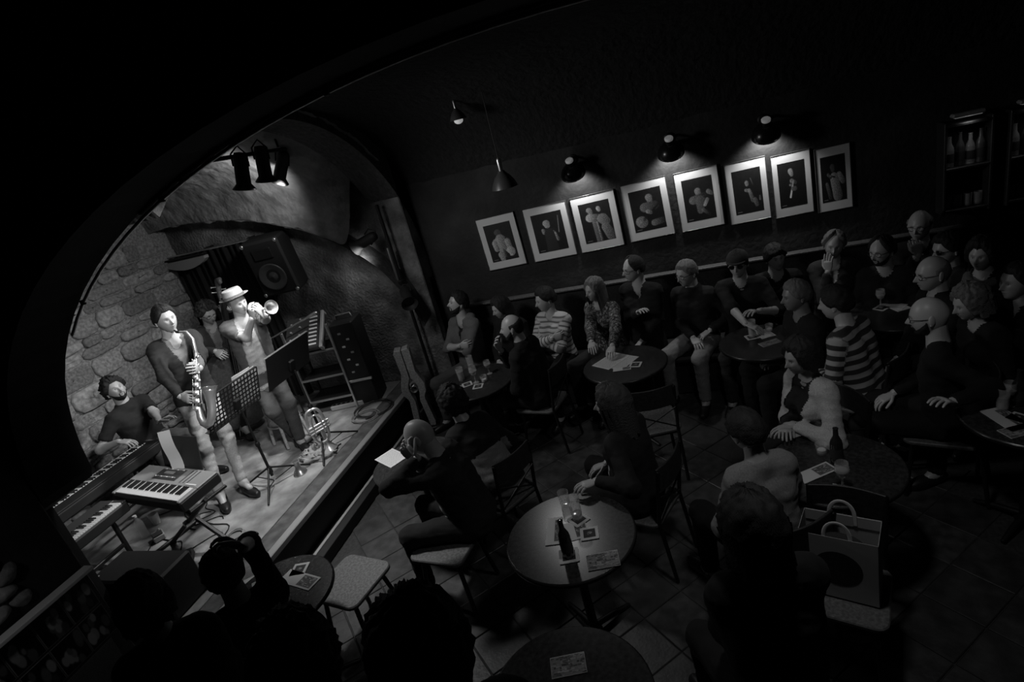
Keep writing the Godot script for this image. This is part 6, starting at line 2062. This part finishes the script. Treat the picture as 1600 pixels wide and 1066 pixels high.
	person("man with receding dark hair and glasses in black jacket over pale shirt", {"H": Vector3(-0.573, 1.323, -5.320), "yaw": -24, "lean": -2, "h": [-36, 4, 0], "rw": Vector3(-0.575, 0.958, -5.120), "lw": Vector3(-0.594, 0.660, -5.143), "hair": "receding", "ht": 0.014, "glasses": 1, "top": "cloth_black", "topname": "jacket", "bot": "cloth_black", "vee": [0.13, 0.05, 0.005], "veem": "cloth_grey"})
	person("grey haired man with glasses and pale jeans, head bent, on the bench", {"H": Vector3(-0.107, 1.210, -5.280), "yaw": -24, "lean": 4, "h": [-22, 9, 0], "lw": Vector3(0.031, 0.680, -5.135), "rw": Vector3(-0.127, 0.660, -5.055), "hair": "short", "ht": 0.016, "hc": "hair_grey", "glasses": 1, "top": "cloth_black", "topname": "jacket", "bot": "denim", "collar": 1})
	person("man in dark flat cap and glasses with bare forearms, on the bench", {"H": Vector3(0.327, 1.262, -5.160), "yaw": -6, "h": [-10, 6, 0], "lw": Vector3(0.431, 0.920, -4.853), "rw": Vector3(0.333, 0.840, -4.662), "rd": Vector3(0.75, -0.3, 0.4), "slen": 0.15, "hair": "fringe", "ht": 0.012, "glasses": 2, "top": "cloth_black", "topname": "sweater", "bot": "cloth_dark", "extra": "cap", "vee": [0.055, 0.055, 0.02]})
	person("young man with dark fringe looking towards the room, beside the flat cap man", {"H": Vector3(0.647, 1.209, -5.340), "s": 0.95, "yaw": 2, "h": [10, 4, 6], "hair": "fringe", "ht": 0.024, "top": "cloth_black", "topname": "sweater", "bot": "cloth_dark", "vee": [0.06, 0.06, 0.02]})
	person("woman with fair hair pulled back resting her cheek on one hand", {"H": Vector3(1.096, 1.259, -5.260), "yaw": -8, "fem": true, "h": [-4, 6, -8], "rw": Vector3(1.017, 1.075, -5.130), "rd": Vector3(0.05, 1, -0.12), "rpl": Vector3(0.6, 0, -0.8), "rp": Vector3(0.1, -1, 0.5), "rc": 0.3, "hair": "receding", "ht": 0.022, "hc": "hair_fair", "top": "cloth_dark", "topname": "jacket", "bot": "cloth_black", "vee": [0.16, 0.05, 0.01]})
	person("dark haired man with dark rimmed glasses behind the far right table", {"H": Vector3(1.410, 1.190, -5.120), "yaw": -20, "h": [-30, 6, 0], "hair": "receding", "ht": 0.02, "glasses": 1, "beard": 0.005, "top": "cloth_black", "bot": "cloth_black", "vee": [0.055, 0.055, 0.02]})
	person("old bald man with glasses holding a hand to his chin, farthest back", {"H": Vector3(1.752, 1.276, -5.370), "yaw": -22, "h": [-12, 6, 0], "s": 1.03, "rw": Vector3(1.682, 1.082, -5.190), "rd": Vector3(-0.15, 1, 0.1), "rpl": Vector3(0, 0.1, -1), "rp": Vector3(-0.2, -1, 0.4), "rc": 1.1, "hair": "ring", "ht": 0.012, "hc": "hair_grey", "glasses": 1, "old": true, "top": "cloth_black", "bot": "cloth_black", "skin": 0.46, "vee": [0.055, 0.055, 0.02]})
	person("person in dark sunglasses with dark swept hair in the right group", {"H": Vector3(1.793, 1.180, -4.942), "yaw": -70, "h": [0, 4, 4], "hair": "short", "ht": 0.024, "glasses": 2, "top": "cloth_dark", "bot": "cloth_black", "collar": 1, "chair": "dark chair under the person in sunglasses", "vee": [0.2, 0.05, 0.01], "veem": "skin"})
	person("woman with dark fringe and grey scarf in the right group", {"H": Vector3(1.803, 1.300, -4.413), "yaw": -50, "fem": true, "h": [8, 8, 0], "hair": "bob", "ht": 0.022, "drape": 0.16, "top": "cloth_black", "bot": "cloth_black", "extra": "scarf", "chair": "dark chair under the woman with the grey scarf", "vee": [0.055, 0.055, 0.02]})
	person("bald man in glasses and pale collar seen in profile, right group", {"H": Vector3(1.466, 1.270, -4.251), "yaw": -82, "h": [0, 6, 0], "hair": "ring", "ht": 0.004, "hc": "hair_grey", "glasses": 1, "top": "cloth_black", "topname": "jacket", "bot": "cloth_black", "collar": 1, "vee": [0.12, 0.05, 0.005], "veem": "cloth_pale", "chair": "dark chair under the bald man in profile", "old": true})
	person("bald man with shiny crown and beard, nearer of two bald men at right", {"H": Vector3(1.255, 1.220, -3.684), "yaw": -112, "h": [4, 10, 0], "glasses": 1, "beard": 0.009, "hc": "hair_dark", "lw": Vector3(1.237, 0.860, -3.291), "ld": Vector3(-0.4, 0.3, 0.3), "top": "cloth_black", "bot": "cloth_black", "chair": "dark chair under the shiny crowned bald man", "vee": [0.055, 0.055, 0.02]})
	person("woman with fair wavy bob bending forward at the right", {"H": Vector3(1.551, 1.180, -3.904), "yaw": -78, "fem": true, "lean": 10, "h": [0, 16, 0], "hair": "bob", "ht": 0.026, "drape": 0.10, "hc": "hair_fair", "curl": 0.8, "top": "cloth_black", "bot": "cloth_black", "chair": "dark chair under the fair woman bending forward", "vee": [0.055, 0.055, 0.02]})
	person("dim person in black with white collar at the right edge", {"H": Vector3(1.948, 1.120, -4.278), "yaw": -70, "hair": "short", "ht": 0.02, "top": "cloth_black", "bot": "cloth_black", "vee": [0.12, 0.05, 0.01], "veem": "cloth_pale", "chair": "dark chair under the dim person at the right edge", "cell": 0.02})
	# ---- among the tables
	person("bald man with dark beard in black jacket, back to the room, chin in hand", {"H": Vector3(-1.615, 1.200, -4.542), "yaw": -104, "lean": 8, "fat": 1.1, "h": [22, 2, 0], "rw": Vector3(-1.740, 1.037, -4.442), "rd": Vector3(-0.2, 0.9, 0.2), "rpl": Vector3(0.8, 0, 0.2), "rp": Vector3(-0.2, -1, 0.6), "rc": 0.8, "hair": "ring", "ht": 0.006, "beard": 0.009, "top": "cloth_black", "topname": "jacket", "bot": "cloth_black", "collar": 1, "chair": "dark chair under the bald man in black", "fold": 0.009})
	person("dark curly haired person bent forward, pale shirt tail below a black jacket", {"H": Vector3(-1.792, 1.140, -3.367), "yaw": -122, "lean": 27, "h": [24, -8, 0], "fem": true, "fat": 1.12, "hem": 0.52, "hair": "bob", "ht": 0.030, "curl": 0.8, "top": "cloth_black", "topname": "jacket", "bot": "cloth_black", "chair": "dark chair under the curly haired person", "vee": [0.055, 0.055, 0.02]})
	person("bald man in dark sweater resting his cheek on his hand by the stage step", {"H": Vector3(-1.819, 1.180, -2.860), "yaw": -86, "lean": 14, "fat": 1.1, "h": [4, 22, 6], "rw": Vector3(-1.946, 1.009, -2.877), "lw": Vector3(-1.810, 1.099, -2.735), "ld": Vector3(-0.5, 0.7, -0.3), "rd": Vector3(-0.2, 0.9, 0.1), "rpl": Vector3(0.8, 0, 0.3), "lpl": Vector3(0.5, 0.3, -0.8), "rc": 0.6, "lc": 1.0, "rp": Vector3(-0.6, -0.8, 0.4), "lp": Vector3(0.6, -0.8, 0.2), "top": "cardigan", "topname": "sweater", "bot": "cloth_black", "skin": 0.38, "fold": 0.01, "vee": [0.055, 0.055, 0.02]})
	person("woman with long light brown hair in black, back to the room, at the middle table", {"H": Vector3(-0.596, 1.180, -3.062), "yaw": -112, "lean": 4, "fem": true, "fat": 1.08, "h": [26, 4, 0], "lw": Vector3(-0.735, 0.800, -2.812), "ld": Vector3(-0.8, 0.1, 0.5), "lpl": Vector3(0, -1, 0), "hair": "long", "ht": 0.03, "drape": 0.26, "dp": 0.95, "hc": "hair_brown", "top": "cloth_black", "bot": "cloth_black", "chair": "dark chair with crossed braces under the long haired woman", "vee": [0.055, 0.055, 0.02]})
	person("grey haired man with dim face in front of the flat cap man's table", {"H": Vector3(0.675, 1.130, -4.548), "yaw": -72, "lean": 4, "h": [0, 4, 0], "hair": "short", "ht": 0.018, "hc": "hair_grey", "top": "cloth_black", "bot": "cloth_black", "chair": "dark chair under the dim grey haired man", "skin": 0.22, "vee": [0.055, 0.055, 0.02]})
	person("person in broad striped sweater seen from behind at the right", {"H": Vector3(0.869, 1.170, -4.194), "yaw": -128, "lean": 12, "fat": 1.05, "h": [10, 10, 0], "hair": "short", "ht": 0.02, "top": "stripes_wide", "topname": "sweater", "bot": "cloth_dark", "tcell": 0.012, "chair": "dark chair under the broad striped sweater", "fold": 0.006, "vee": [0.055, 0.055, 0.02]})
	person("dark haired woman in pale cardigan with folded forearms at the right tables", {"H": Vector3(0.506, 1.200, -3.383), "yaw": -62, "fem": true, "h": [0, 10, 0], "lw": Vector3(0.420, 0.800, -3.268), "rw": Vector3(0.378, 0.780, -3.277), "ld": Vector3(-0.9, -0.1, 0.3), "lp": Vector3(1, -0.8, 0.0), "hair": "bob", "ht": 0.026, "drape": 0.10, "top": "cloth_pale", "topname": "cardigan", "bot": "cloth_black", "tcell": 0.011, "vee": [0.4, 0.07, 0.10], "veem": "cloth_black", "skin": 0.3, "chair": "dark chair under the woman in pale cardigan"})
	person("dark haired person in grey sweater seen from behind, left of the long flyer", {"H": Vector3(0.122, 1.180, -2.650), "yaw": -150, "lean": 8, "fem": true, "h": [10, 14, 0], "hair": "short", "ht": 0.018, "top": "cloth_grey", "topname": "sweater", "bot": "cloth_black", "chair": "dark chair under the grey sweater", "vee": [0.055, 0.055, 0.02]})
	# ---- dark heads in the foreground
	person("big dark head of hair in the foreground before the grey sweater", {"H": Vector3(0.064, 1.396, -1.716), "yaw": -160, "lean": 4, "h": [10, 4, 0], "hair": "bob", "ht": 0.034, "drape": 0.16, "curl": 0.3, "top": "cloth_black", "bot": "cloth_black", "chair": "dark chair under the foreground head by the shopping bag", "vee": [0.055, 0.055, 0.02]})
	person("dark haired spectator at the stage corner with one forearm raised to the head", {"H": Vector3(-2.422, 1.180, -1.705), "yaw": -125, "lean": 6, "h": [0, 6, 0], "hair": "short", "ht": 0.024, "top": "cloth_black", "bot": "cloth_black", "rw": Vector3(-2.247, 1.318, -1.731), "rd": Vector3(-0.7, 0.5, 0.1), "rpl": Vector3(0.3, -0.4, 0.8), "rp": Vector3(-0.2, -1.2, 0.6), "rc": 0.9, "slen": 0.25, "chair": "dark chair under the spectator at the stage corner", "vee": [0.055, 0.055, 0.02]})
	person("large curly dark head in the lower left foreground", {"H": Vector3(-1.204, 1.657, -0.905), "seat": 0.60, "yaw": -140, "lean": 4, "h": [0, 4, 0], "hair": "bob", "ht": 0.042, "curl": 0.5, "top": "cloth_black", "bot": "cloth_black", "chair": "dark chair under the large curly head", "vee": [0.055, 0.055, 0.02]})
	person("smooth dark head at the bottom centre of the foreground", {"H": Vector3(-0.711, 1.837, -0.815), "seat": 0.68, "yaw": -150, "lean": 2, "h": [0, 4, 0], "hair": "bob", "ht": 0.045, "curl": 0.2, "top": "cloth_black", "bot": "cloth_black", "chair": "dark chair under the smooth dark head", "vee": [0.055, 0.055, 0.02]})
	person("black clad person in shadow at the lower left before the keyboards", {"H": Vector3(-2.206, 1.531, -1.206), "yaw": -130, "lean": 6, "hair": "bob", "ht": 0.024, "drape": 0.1, "fem": true, "top": "cloth_black", "bot": "cloth_black", "chair": "dark chair under the shadowed person at lower left", "cell": 0.02, "vee": [0.055, 0.055, 0.02]})
